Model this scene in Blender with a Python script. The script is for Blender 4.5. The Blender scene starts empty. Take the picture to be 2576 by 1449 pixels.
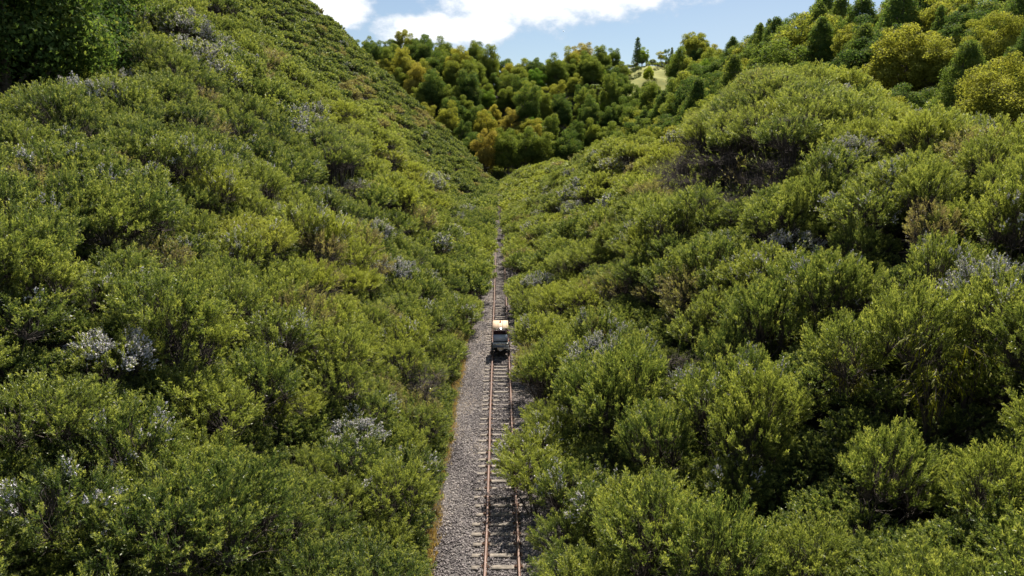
import bpy, math, random
import numpy as np
from mathutils import Vector, Euler

R_ = math.radians
scene = bpy.context.scene
COL = scene.collection

# ------------------------------------------------------------------ camera
CAM = np.array([-0.05, 0.0, 13.85])
PITCH, YAW, LENS = 10.83, 1.02, 25.0
cam_d = bpy.data.cameras.new('camera')
cam_d.lens = LENS
cam_d.sensor_width = 36
cam_d.clip_start = 0.3
cam_d.clip_end = 6000
cam_o = bpy.data.objects.new('camera', cam_d)
COL.objects.link(cam_o)
cam_o.location = CAM
cam_o.rotation_euler = (R_(90 - PITCH), 0, R_(-YAW))
scene.camera = cam_o
scene.cycles.max_bounces = 5
scene.cycles.diffuse_bounces = 3
scene.cycles.glossy_bounces = 2
scene.cycles.transmission_bounces = 3

# ------------------------------------------------------------------ sky, sun, exposure
SUN_EL, SUN_AZ = 54.0, 18.0          # azimuth measured from +Y (ahead) towards +X (right)
world = bpy.data.worlds.new('World')
scene.world = world
world.use_nodes = True
wt = world.node_tree
wt.nodes.clear()


def N(t, kind, **kw):
    n = t.nodes.new(kind)
    for k, v in kw.items():
        if k.startswith('i_'):
            n.inputs[k[2:].replace('_', ' ')].default_value = v
        else:
            setattr(n, k, v)
    return n


def build_world():
    L = wt.links.new
    out = N(wt, 'ShaderNodeOutputWorld')
    bg = N(wt, 'ShaderNodeBackground')
    bg.inputs['Strength'].default_value = 0.052
    sky = N(wt, 'ShaderNodeTexSky', sky_type='NISHITA')
    sky.sun_disc = False
    sky.sun_elevation = R_(SUN_EL)
    sky.sun_rotation = R_(SUN_AZ)
    sky.altitude = 100
    sky.air_density = 1.0
    sky.dust_density = 0.6
    sky.ozone_density = 1.6
    tc = N(wt, 'ShaderNodeTexCoord')
    # billowy noise over the whole sky
    nz = N(wt, 'ShaderNodeTexNoise', i_Scale=17.0, i_Detail=9.0, i_Roughness=0.60)
    mp = N(wt, 'ShaderNodeMapping')
    mp.inputs['Scale'].default_value = (1, 1, 1.7)
    L(tc.outputs['Generated'], mp.inputs['Vector'])
    L(mp.outputs['Vector'], nz.inputs['Vector'])
    big = N(wt, 'ShaderNodeTexNoise', i_Scale=2.3, i_Detail=2.0, i_Roughness=0.5)
    L(mp.outputs['Vector'], big.inputs['Vector'])
    # cumulus banks: centre (azimuth, elevation, half width, half height), degrees
    banks = [(0.8, 11.2, 8.0, 2.9), (7.5, 11.6, 9.5, 2.0), (13.0, 12.8, 7.0, 1.2), (-5.2, 9.3, 5.0, 1.5), (-12.0, 10.6, 3.0, 2.1), (-1.8, 9.2, 5.5, 1.6), (6, 15, 14, 3),
             (40, 24, 14, 4), (-38, 27, 16, 4), (85, 20, 18, 4), (-85, 22, 16, 5), (135, 26, 18, 5), (-140, 20, 18, 4), (180, 35, 16, 6)]
    acc = None
    for az, el, w, h in banks:
        c = Vector((math.sin(R_(az)) * math.cos(R_(el)), math.cos(R_(az)) * math.cos(R_(el)), math.sin(R_(el))))
        sub = N(wt, 'ShaderNodeVectorMath', operation='SUBTRACT')
        sub.inputs[1].default_value = c
        L(tc.outputs['Generated'], sub.inputs[0])
        rot = N(wt, 'ShaderNodeVectorRotate', rotation_type='Z_AXIS')
        rot.inputs['Angle'].default_value = R_(az)
        L(sub.outputs[0], rot.inputs['Vector'])
        mul = N(wt, 'ShaderNodeVectorMath', operation='MULTIPLY')
        mul.inputs[1].default_value = (1 / R_(w), 1.0, 1 / R_(h))
        L(rot.outputs[0], mul.inputs[0])
        ln = N(wt, 'ShaderNodeVectorMath', operation='LENGTH')
        L(mul.outputs[0], ln.inputs[0])
        mr = N(wt, 'ShaderNodeMapRange', i_From_Min=1.55, i_From_Max=0.2, i_To_Min=0.0, i_To_Max=1.0)
        mr.clamp = True
        L(ln.outputs['Value'], mr.inputs['Value'])
        if acc is None:
            acc = mr.outputs[0]
        else:
            mx = N(wt, 'ShaderNodeMath', operation='MAXIMUM')
            L(acc, mx.inputs[0])
            L(mr.outputs[0], mx.inputs[1])
            acc = mx.outputs[0]
    m1 = N(wt, 'ShaderNodeMath', operation='MULTIPLY_ADD')
    m1.inputs[1].default_value = 1.15
    m1.inputs[2].default_value = -0.86
    L(nz.outputs['Fac'], m1.inputs[0])
    ad = N(wt, 'ShaderNodeMath', operation='MULTIPLY_ADD')
    ad.inputs[1].default_value = 0.80
    L(acc, ad.inputs[0])
    L(m1.outputs[0], ad.inputs[2])
    mr = N(wt, 'ShaderNodeMapRange', interpolation_type='SMOOTHSTEP', i_From_Min=0.02, i_From_Max=0.34, i_To_Min=0.0, i_To_Max=1.0)
    L(ad.outputs[0], mr.inputs['Value'])
    # thin high veil
    v = N(wt, 'ShaderNodeMapRange', i_From_Min=0.45, i_From_Max=0.8, i_To_Min=0.0, i_To_Max=0.25)
    L(big.outputs['Fac'], v.inputs['Value'])
    mxx = N(wt, 'ShaderNodeMath', operation='MAXIMUM')
    L(mr.outputs[0], mxx.inputs[0])
    L(v.outputs[0], mxx.inputs[1])
    ccol = N(wt, 'ShaderNodeMix', data_type='RGBA')
    ccol.inputs['A'].default_value = (6.6, 7.4, 8.5, 1)
    ccol.inputs['B'].default_value = (11.5, 11.8, 12.2, 1)
    mr2 = N(wt, 'ShaderNodeMapRange', i_From_Min=0.1, i_From_Max=0.42, i_To_Min=0.0, i_To_Max=1.0)
    L(ad.outputs[0], mr2.inputs['Value'])
    L(mr2.outputs[0], ccol.inputs['Factor'])
    mix = N(wt, 'ShaderNodeMix', data_type='RGBA')
    L(mxx.outputs[0], mix.inputs['Factor'])
    L(sky.outputs['Color'], mix.inputs['A'])
    L(ccol.outputs['Result'], mix.inputs['B'])
    L(mix.outputs['Result'], bg.inputs['Color'])
    L(bg.outputs[0], out.inputs['Surface'])


build_world()
sun_d = bpy.data.lights.new('sun', 'SUN')
sun_d.energy = 5.0
sun_d.angle = R_(0.53)
sun_d.color = (1.0, 0.94, 0.84)
sun_o = bpy.data.objects.new('sun', sun_d)
COL.objects.link(sun_o)
sd = Vector((math.sin(R_(SUN_AZ)) * math.cos(R_(SUN_EL)), math.cos(R_(SUN_AZ)) * math.cos(R_(SUN_EL)), math.sin(R_(SUN_EL))))
sun_o.rotation_euler = (-sd).to_track_quat('-Z', 'Y').to_euler()
sun_o.location = sd * 200

vs = scene.view_settings
vs.view_transform = 'Standard'
vs.look = 'None'
vs.exposure = 1.0
vs.gamma = 1.0
vs.use_curve_mapping = False

# ------------------------------------------------------------------ pixel helpers (photo at 2576 x 1449)
FPX = LENS / 36 * 2576
_p, _y = R_(PITCH), R_(YAW)
FWD = np.array([math.sin(_y) * math.cos(_p), math.cos(_y) * math.cos(_p), -math.sin(_p)])
RGT = np.array([math.cos(_y), -math.sin(_y), 0.0])
UPV = np.cross(RGT, FWD)


def project(P):
    d = np.asarray(P, float) - CAM
    w = d @ FWD
    ws = np.where(w > 0.1, w, 0.1)
    return 1288 + FPX * (d @ RGT) / ws, 724.5 - FPX * (d @ UPV) / ws, w


# ------------------------------------------------------------------ terrain
def hash2(i, j, s):
    v = np.sin(i * 127.1 + j * 311.7 + s * 74.7) * 43758.5453
    return v - np.floor(v)


def vnoise(x, y, s=0):
    x = np.asarray(x, float); y = np.asarray(y, float)
    i, j = np.floor(x), np.floor(y)
    f, g = x - i, y - j
    f = f * f * (3 - 2 * f); g = g * g * (3 - 2 * g)
    a, b = hash2(i, j, s), hash2(i + 1, j, s)
    c, d = hash2(i, j + 1, s), hash2(i + 1, j + 1, s)
    return (a * (1 - f) + b * f) * (1 - g) + (c * (1 - f) + d * f) * g


def smin(a, b, k):
    h = np.clip(0.5 + 0.5 * (b - a) / k, 0, 1)
    return b * (1 - h) + a * h - k * h * (1 - h)


def smax(a, b, k):
    return -smin(-a, -b, k)


def ramp(u, k):
    u = np.maximum(u, 0)
    return u - k * (1 - np.exp(-u / k))


def terrain(x, y):
    x = np.asarray(x, float); y = np.asarray(y, float)
    I = np.interp
    # left bank: spur at y~100, hollow behind it, then the long far face
    foot = I(y, [-40, 30, 95, 105, 130, 165, 215, 250, 296, 330, 420], [2.9, 2.9, 2.4, 3.4, 10.0, 11.0, 5.0, 2.4, 2.4, 60, 160])
    foot = foot * 0.5 + 0.5 * I(y + 6, [-40, 30, 95, 105, 130, 165, 215, 250, 296, 330, 420], [2.9, 2.9, 2.4, 3.4, 10.0, 11.0, 5.0, 2.4, 2.4, 60, 160])
    foot_near = 2.6
    u = -x - foot_near
    # the hollow only bites above the foot of the bank
    bite = np.clip(u / 5.0, 0, 1) * (foot - foot_near)
    bite = np.where(y > 290, foot - foot_near, bite)
    uu = u - bite
    cl = I(y, [-40, 12, 25, 38, 58, 80, 110, 150, 200, 270, 330], [9, 10, 11.5, 14.5, 20.5, 28, 39, 50, 57, 62, 60])
    sl = I(y, [0, 60, 100, 200, 270], [0.90, 0.90, 0.92, 0.95, 0.99])
    wl = sl * ramp(uu, 0.9)
    zl = smin(wl, cl, 5.0)
    uc = cl / sl
    v = np.maximum(uu - uc, 0)
    near = np.clip((130 - y) / 60, 0, 1)
    zl = zl - 0.30 * np.minimum(v, 12) + near * 1.0 * np.clip(v - 10, 0, 45)
    # right bank: crest that sinks into the valley floor far ahead
    cr = I(y, [-40, 20, 32, 43, 52, 62, 70, 83, 105, 140, 186, 240, 268, 300], [13.2, 13.2, 12.6, 12.4, 13.8, 16.2, 15.6, 13.6, 11.6, 9.6, 8.2, 6.2, 4.4, 2.0])
    ur = x - 2.3
    wr = I(y, [0, 120, 260], [.70, .70, .85]) * ramp(ur, 0.8)
    zr = smin(wr, cr, 3.0)
    vr = np.maximum(ur - cr / 0.70, 0)
    zr = zr - 0.40 * np.minimum(vr, 16)
    # forested hill beyond the right bank
    cf = I(y, [-40, 60, 95, 137, 164, 195, 223, 260, 320], [17, 18.5, 23.5, 30, 33, 33, 39, 39, 42])
    zf = smin(3 + 0.85 * (x - 45), cf, 8.0)
    # valley head
    zc = I(x, [-200, -100, -63, -40, -20, 8, 30, 60, 82, 120, 200], [84, 78, 71, 63, 54, 46, 48, 56, 64, 66, 70])
    gully = 7.0 * np.exp(-((x + 3 - 0.03 * (y - 300)) / 9.0) ** 2)
    zh = smin(0.50 * (y - 300 - 0.04 * np.abs(x)), zc, 10.0) - gully * np.clip((y - 300) / 40, 0, 1) * np.clip((440 - y) / 60, 0, 1)
    zh = zh - np.clip(y - 440, 0, 200) * 0.25
    z = np.where(x < 0, zl, zr)
    z = smax(z, zf, 3.0)
    z = smax(z, zh, 4.0)
    off = np.clip((np.abs(x) - 3.2) / 6, 0, 1)
    z = z + off * (5.0 * (vnoise(x / 27, y / 27, 7) - .5) * np.clip(np.abs(x) / 18, 0, 1) * np.clip((200 - y) / 60, 0, 1) + 3.6 * (vnoise(x / 14, y / 14, 1) - .5) + 2.0 * (vnoise(x / 5.5, y / 5.5, 2) - .5))
    bed = np.clip((np.abs(x) - 2.1) / 1.0, 0, 1) * (y < 300) + (y >= 300)
    z = np.where(y < 300, np.maximum(z, -0.3) * bed - 0.32 * (1 - bed), z)
    return z


def tz(x, y):
    return float(terrain(np.array([x]), np.array([y]))[0])


def visible(P, canopy=1.2, n=70):
    """which of the points the hillsides (with canopy metres of scrub) leave in the camera's view"""
    P = np.asarray(P, float)
    ok = np.ones(len(P), bool)
    for t in np.linspace(0.03, 0.975, n):
        Q = CAM + (P - CAM) * t
        far = np.linalg.norm(P - Q, axis=1) > 4.0
        ok &= ~(far & (terrain(Q[:, 0], Q[:, 1]) + canopy * (np.abs(Q[:, 0]) > 3) > Q[:, 2]))
    return ok


def hit(px, py):
    """point of the hillside seen at a pixel of the photo"""
    d = FWD + RGT * (px - 1288) / FPX - UPV * (py - 724.5) / FPX
    t = np.concatenate([np.arange(8, 120, .25), np.arange(120, 520, 1.0)])
    Q = CAM + d[None] * t[:, None]
    below = terrain(Q[:, 0], Q[:, 1]) > Q[:, 2]
    k = int(np.argmax(below)) if below.any() else len(t) - 1
    return Q[k]


# ------------------------------------------------------------------ materials
def new_mat(name):
    m = bpy.data.materials.new(name)
    m.use_nodes = True
    t = m.node_tree
    t.nodes.clear()
    out = t.nodes.new('ShaderNodeOutputMaterial')
    return m, t, out


def leaf_mat(name, stops, trans=0.42, tip=(0.20, 0.20, 0.035), tipamt=0.45, rough=0.5, sheen=0.3):
    m, t, out = new_mat(name)
    L = t.links.new
    at = N(t, 'ShaderNodeAttribute', attribute_type='INSTANCER', attribute_name='tint')
    var = N(t, 'ShaderNodeAttribute', attribute_type='GEOMETRY', attribute_name='var')
    cr = N(t, 'ShaderNodeValToRGB')
    els = cr.color_ramp.elements
    while len(els) < len(stops):
        els.new(0.5)
    for e, (p, c) in zip(els, stops):
        e.position = p
        e.color = (*c, 1)
    L(at.outputs['Fac'], cr.inputs['Fac'])
    mx = N(t, 'ShaderNodeMix', data_type='RGBA')
    mx.inputs['B'].default_value = (*tip, 1)
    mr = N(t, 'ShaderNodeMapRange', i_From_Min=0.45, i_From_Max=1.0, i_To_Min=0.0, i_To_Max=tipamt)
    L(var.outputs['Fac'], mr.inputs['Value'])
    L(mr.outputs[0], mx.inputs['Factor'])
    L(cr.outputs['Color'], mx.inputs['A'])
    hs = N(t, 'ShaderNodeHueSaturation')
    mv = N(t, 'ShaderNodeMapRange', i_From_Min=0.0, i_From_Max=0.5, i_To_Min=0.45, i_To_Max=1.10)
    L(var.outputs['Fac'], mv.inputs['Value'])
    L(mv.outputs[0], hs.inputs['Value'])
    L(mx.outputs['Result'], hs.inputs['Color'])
    p = N(t, 'ShaderNodeBsdfPrincipled')
    p.inputs['Roughness'].default_value = rough
    p.inputs['Specular IOR Level'].default_value = sheen
    L(hs.outputs['Color'], p.inputs['Base Color'])
    tr = N(t, 'ShaderNodeBsdfTranslucent')
    g = N(t, 'ShaderNodeMix', data_type='RGBA', blend_type='MULTIPLY')
    g.inputs['Factor'].default_value = 1.0
    g.inputs['B'].default_value = (1.32, 1.30, 0.62, 1)
    L(hs.outputs['Color'], g.inputs['A'])
    L(g.outputs['Result'], tr.inputs['Color'])
    ms = N(t, 'ShaderNodeMixShader')
    ms.inputs[0].default_value = trans
    L(p.outputs[0], ms.inputs[1])
    L(tr.outputs[0], ms.inputs[2])
    L(ms.outputs[0], out.inputs['Surface'])
    return m


def solid(name, c, rough=0.6, metal=0.0, spec=0.4, c2=None, scale=8.0, bump=0.0, coat=0.0, detail=6.0):
    m, t, out = new_mat(name)
    L = t.links.new
    p = N(t, 'ShaderNodeBsdfPrincipled')
    p.inputs['Roughness'].default_value = rough
    p.inputs['Metallic'].default_value = metal
    p.inputs['Specular IOR Level'].default_value = spec
    p.inputs['Coat Weight'].default_value = coat
    p.inputs['Base Color'].default_value = (*c, 1)
    if c2 is not None or bump:
        tc = N(t, 'ShaderNodeTexCoord')
        nz = N(t, 'ShaderNodeTexNoise', i_Scale=scale, i_Detail=detail, i_Roughness=0.62)
        L(tc.outputs['Object'], nz.inputs['Vector'])
        if c2 is not None:
            cr = N(t, 'ShaderNodeValToRGB')
            cr.color_ramp.elements[0].position = 0.36
            cr.color_ramp.elements[1].position = 0.64
            cr.color_ramp.elements[0].color = (*c, 1)
            cr.color_ramp.elements[1].color = (*c2, 1)
            L(nz.outputs['Fac'], cr.inputs['Fac'])
            L(cr.outputs['Color'], p.inputs['Base Color'])
        if bump:
            b = N(t, 'ShaderNodeBump')
            b.inputs['Strength'].default_value = bump
            L(nz.outputs['Fac'], b.inputs['Height'])
            L(b.outputs[0], p.inputs['Normal'])
    L(p.outputs[0], out.inputs['Surface'])
    return m


M = {}
# manuka: dark green -> olive -> yellow green -> bright -> bronze
MANUKA = [(0.0, (0.052, 0.092, 0.037)), (0.30, (0.106, 0.152, 0.047)), (0.58, (0.190, 0.230, 0.060)), (0.82, (0.270, 0.302, 0.058)), (0.90, (0.170, 0.150, 0.090)), (1.0, (0.215, 0.175, 0.120))]
M['manuka'] = leaf_mat('manuka_leaf', MANUKA, tip=(0.48, 0.49, 0.15), tipamt=0.75, trans=.5, rough=.42, sheen=.55)
M['flower'] = solid('manuka_flower', (0.68, 0.65, 0.69), rough=0.8, c2=(0.74, 0.68, 0.72), scale=3)
M['bark'] = solid('manuka_bark', (0.055, 0.042, 0.034), rough=0.9, c2=(0.12, 0.10, 0.085), scale=9, bump=.4)
M['dead_twig'] = solid('dead_twig', (0.060, 0.048, 0.040), rough=0.9, c2=(0.13, 0.105, 0.09), scale=5)  # browns darkened to paint in the shade beneath tall crowns
TREE = [(0.0, (0.046, 0.092, 0.036)), (0.22, (0.096, 0.156, 0.046)), (0.45, (0.205, 0.250, 0.058)), (0.65, (0.325, 0.310, 0.068)), (0.80, (0.33, 0.25, 0.090)), (0.90, (0.12, 0.24, 0.036)), (1.0, (0.36, 0.40, 0.04))]
M['tree'] = leaf_mat('tree_leaf', TREE, tip=(0.46, 0.38, 0.10), tipamt=0.45, trans=0.54, rough=.65, sheen=.06)
M['fern'] = leaf_mat('fern_leaf', [(0.0, (0.028, 0.062, 0.014)), (0.5, (0.06, 0.115, 0.022)), (1.0, (0.16, 0.20, 0.04))], tip=(0.2, 0.23, 0.05), tipamt=0.25, rough=0.6, sheen=0.08)
M['longleaf'] = leaf_mat('long_leaf', [(0.0, (0.05, 0.11, 0.012)), (1.0, (0.22, 0.22, 0.016))], tip=(0.36, 0.32, 0.02), tipamt=0.5, trans=0.5, rough=0.55, sheen=0.1)
M['tree_bark'] = solid('tree_bark', (0.10, 0.082, 0.066), rough=0.9, c2=(0.19, 0.16, 0.135), scale=3, bump=.4)


def ground_mat():
    m, t, out = new_mat('hillside_litter')
    L = t.links.new
    tc = N(t, 'ShaderNodeTexCoord')
    a = N(t, 'ShaderNodeTexNoise', i_Scale=1.4, i_Detail=10.0, i_Roughness=0.7)
    b = N(t, 'ShaderNodeTexNoise', i_Scale=0.09, i_Detail=4.0)
    L(tc.outputs['Object'], a.inputs['Vector'])
    L(tc.outputs['Object'], b.inputs['Vector'])
    cr = N(t, 'ShaderNodeValToRGB')
    cr.color_ramp.elements[0].position = .3
    cr.color_ramp.elements[1].position = .75
    cr.color_ramp.elements[0].color = (0.016, 0.013, 0.009, 1)  # litter browns kept extra dark, standing in for shade under the bushes
    cr.color_ramp.elements[1].color = (0.05, 0.038, 0.024, 1)
    L(a.outputs['Fac'], cr.inputs['Fac'])
    mx = N(t, 'ShaderNodeMix', data_type='RGBA')
    mx.inputs['B'].default_value = (0.025, 0.034, 0.012, 1)
    mr = N(t, 'ShaderNodeMapRange', i_From_Min=.4, i_From_Max=.65, i_To_Min=0, i_To_Max=.7)
    L(b.outputs['Fac'], mr.inputs['Value'])
    L(mr.outputs[0], mx.inputs['Factor'])
    L(cr.outputs['Color'], mx.inputs['A'])
    p = N(t, 'ShaderNodeBsdfPrincipled', i_Roughness=0.95)
    L(mx.outputs['Result'], p.inputs['Base Color'])
    bp = N(t, 'ShaderNodeBump')
    bp.inputs['Strength'].default_value = .6
    L(a.outputs['Fac'], bp.inputs['Height'])
    L(bp.outputs[0], p.inputs['Normal'])
    L(p.outputs[0], out.inputs['Surface'])
    return m


M['ground'] = ground_mat()
M['pasture'] = solid('pasture_grass', (0.17, 0.19, 0.018), rough=0.9, c2=(0.26, 0.245, 0.03), scale=.5, bump=.6)


def stone_mat():
    m, t, out = new_mat('ballast_stone')
    L = t.links.new
    at = N(t, 'ShaderNodeAttribute', attribute_type='INSTANCER', attribute_name='tint')
    cr = N(t, 'ShaderNodeValToRGB')
    els = cr.color_ramp.elements
    for q in range(3):
        els.new(.5)
    for e, (p, c) in zip(els, [(0, (.085, .072, .072)), (.3, (.20, .172, .168)), (.6, (.33, .29, .272)), (.85, (.48, .425, .375)), (1, (.34, .25, .16))]):
        e.position = p
        e.color = (*c, 1)
    L(at.outputs['Fac'], cr.inputs['Fac'])
    p = N(t, 'ShaderNodeBsdfPrincipled', i_Roughness=0.85)
    L(cr.outputs['Color'], p.inputs['Base Color'])
    L(p.outputs[0], out.inputs['Surface'])
    return m


M['stone'] = stone_mat()
M['ballast'] = solid('ballast_fines', (0.045, 0.04, 0.038), rough=.95, c2=(0.14, 0.125, 0.115), scale=18, bump=.8)
M['sleeper'] = solid('weathered_sleeper', (0.10, 0.085, 0.07), rough=.85, c2=(0.26, 0.22, 0.175), scale=4, bump=.5)
M['rail'] = solid('rusty_rail', (0.10, 0.054, 0.038), rough=.55, c2=(0.20, 0.11, 0.07), scale=6, bump=.2, spec=.5)
M['railhead'] = solid('worn_railhead', (0.24, 0.145, 0.105), rough=.42, c2=(0.17, 0.10, 0.072), scale=2, spec=.5)
M['plate'] = solid('rusty_plate', (0.075, 0.04, 0.028), rough=.8, c2=(0.14, 0.075, 0.045), scale=9)
M['straw'] = leaf_mat('dry_grass', [(0, (0.16, 0.13, 0.04)), (.5, (0.36, 0.25, 0.10)), (1, (0.44, 0.31, 0.15))], tip=(.5, .38, .2), tipamt=.4)

# ------------------------------------------------------------------ mesh helpers
def tri_mesh(name, V, F, mats, var=None, mat_idx=None, smooth=False):
    V = np.ascontiguousarray(V, np.float32).reshape(-1, 3)
    F = np.ascontiguousarray(F, np.int32).reshape(-1, 3)
    me = bpy.data.meshes.new(name)
    me.vertices.add(len(V))
    me.vertices.foreach_set('co', V.ravel())
    me.loops.add(len(F) * 3)
    me.loops.foreach_set('vertex_index', F.ravel())
    me.polygons.add(len(F))
    me.polygons.foreach_set('loop_start', np.arange(len(F), dtype=np.int32) * 3)
    if mat_idx is not None:
        me.polygons.foreach_set('material_index', np.ascontiguousarray(mat_idx, np.int32))
    if smooth:
        me.polygons.foreach_set('use_smooth', np.ones(len(F), bool))
    for m in mats:
        me.materials.append(m)
    if var is not None:
        a = me.attributes.new('var', 'FLOAT', 'POINT')
        a.data.foreach_set('value', np.ascontiguousarray(var, np.float32))
    me.update(calc_edges=True)
    return me


def link(name, me, parent=None, loc=None):
    o = bpy.data.objects.new(name, me)
    COL.objects.link(o)
    if parent is not None:
        o.parent = parent
    if loc is not None:
        o.location = loc
    return o


def tag(o, label=None, cat=None, group=None, kind=None):
    if label: o['label'] = label
    if cat: o['category'] = cat
    if group: o['group'] = group
    if kind: o['kind'] = kind
    return o


class Geo:
    """collects triangles"""
    def __init__(s):
        s.V, s.F, s.var, s.mi, s.n = [], [], [], [], 0

    def add(s, V, F, var=0.5, mi=0):
        V = np.asarray(V, float).reshape(-1, 3)
        F = np.asarray(F, int).reshape(-1, 3)
        s.V.append(V); s.F.append(F + s.n); s.n += len(V)
        s.var.append(np.broadcast_to(np.asarray(var, float), (len(V),)))
        s.mi.append(np.full(len(F), mi))

    def tris(s, T, var=0.5, mi=0):
        T = np.asarray(T, float).reshape(-1, 3, 3)
        v = np.repeat(np.broadcast_to(np.asarray(var, float), (len(T),)), 3)
        s.add(T.reshape(-1, 3), np.arange(len(T) * 3).reshape(-1, 3), v, mi)

    def tube(s, path, rad, sides=5, mi=0):
        path = np.asarray(path, float); n = len(path)
        rad = np.broadcast_to(np.asarray(rad, float), (n,))
        d = np.gradient(path, axis=0)
        d /= np.linalg.norm(d, axis=1, keepdims=True) + 1e-9
        ref = np.where(np.abs(d[:, 2:3]) > .9, [[1., 0, 0]], [[0., 0, 1]])
        a = np.cross(d, ref); a /= np.linalg.norm(a, axis=1, keepdims=True) + 1e-9
        b = np.cross(d, a)
        th = np.arange(sides) * 2 * np.pi / sides
        V = path[:, None] + rad[:, None, None] * (a[:, None] * np.cos(th)[None, :, None] + b[:, None] * np.sin(th)[None, :, None])
        F = []
        for i in range(n - 1):
            for k in range(sides):
                p, q = i * sides + k, i * sides + (k + 1) % sides
                F += [(p, q, q + sides), (p, q + sides, p + sides)]
        s.add(V.reshape(-1, 3), F, 0.5, mi)

    def box(s, c, size, rot=None, mi=0, taper=(1, 1)):
        x, y, z = np.asarray(size, float) / 2
        V = np.array([[sx * x * (taper[0] if sz > 0 else 1), sy * y * (taper[1] if sz > 0 else 1), sz * z] for sz in (-1, 1) for sy in (-1, 1) for sx in (-1, 1)])
        if rot is not None:
            V = V @ np.array(Euler(rot).to_matrix()).T
        F = [(0, 2, 3), (0, 3, 1), (4, 5, 7), (4, 7, 6), (0, 1, 5), (0, 5, 4), (2, 6, 7), (2, 7, 3), (0, 4, 6), (0, 6, 2), (1, 3, 7), (1, 7, 5)]
        s.add(V + np.asarray(c, float), F, 0.5, mi)

    def mesh(s, name, mats, smooth=False):
        return tri_mesh(name, np.concatenate(s.V), np.concatenate(s.F), mats, np.concatenate(s.var), np.concatenate(s.mi), smooth)


def unit(a):
    return a / (np.linalg.norm(a, axis=-1, keepdims=True) + 1e-9)


def scatter_leaves(g, rng, O, D, Ln, n, ll, lw, base_var, mi=0, spread=.7, lo=0.0):
    S = len(O)
    s = lo + (1 - lo) * (np.arange(n)[None] + rng.random((S, n))) / n
    P = O[:, None] + D[:, None] * (Ln[:, None] * s)[..., None]
    perp = unit(np.cross(D[:, None], rng.normal(size=(S, n, 3))))
    dl = unit(D[:, None] * .75 + perp * spread + np.array([0, 0, .12]))
    w = unit(np.cross(dl, rng.normal(size=(S, n, 3))))
    k = rng.uniform(.65, 1.3, (S, n, 1))
    T = np.stack([P - w * lw * k / 2, P + w * lw * k / 2, P + dl * ll * k], 2)
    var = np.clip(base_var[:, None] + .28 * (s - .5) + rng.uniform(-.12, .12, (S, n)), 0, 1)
    g.tris(T.reshape(-1, 3, 3), var.ravel(), mi)


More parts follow.
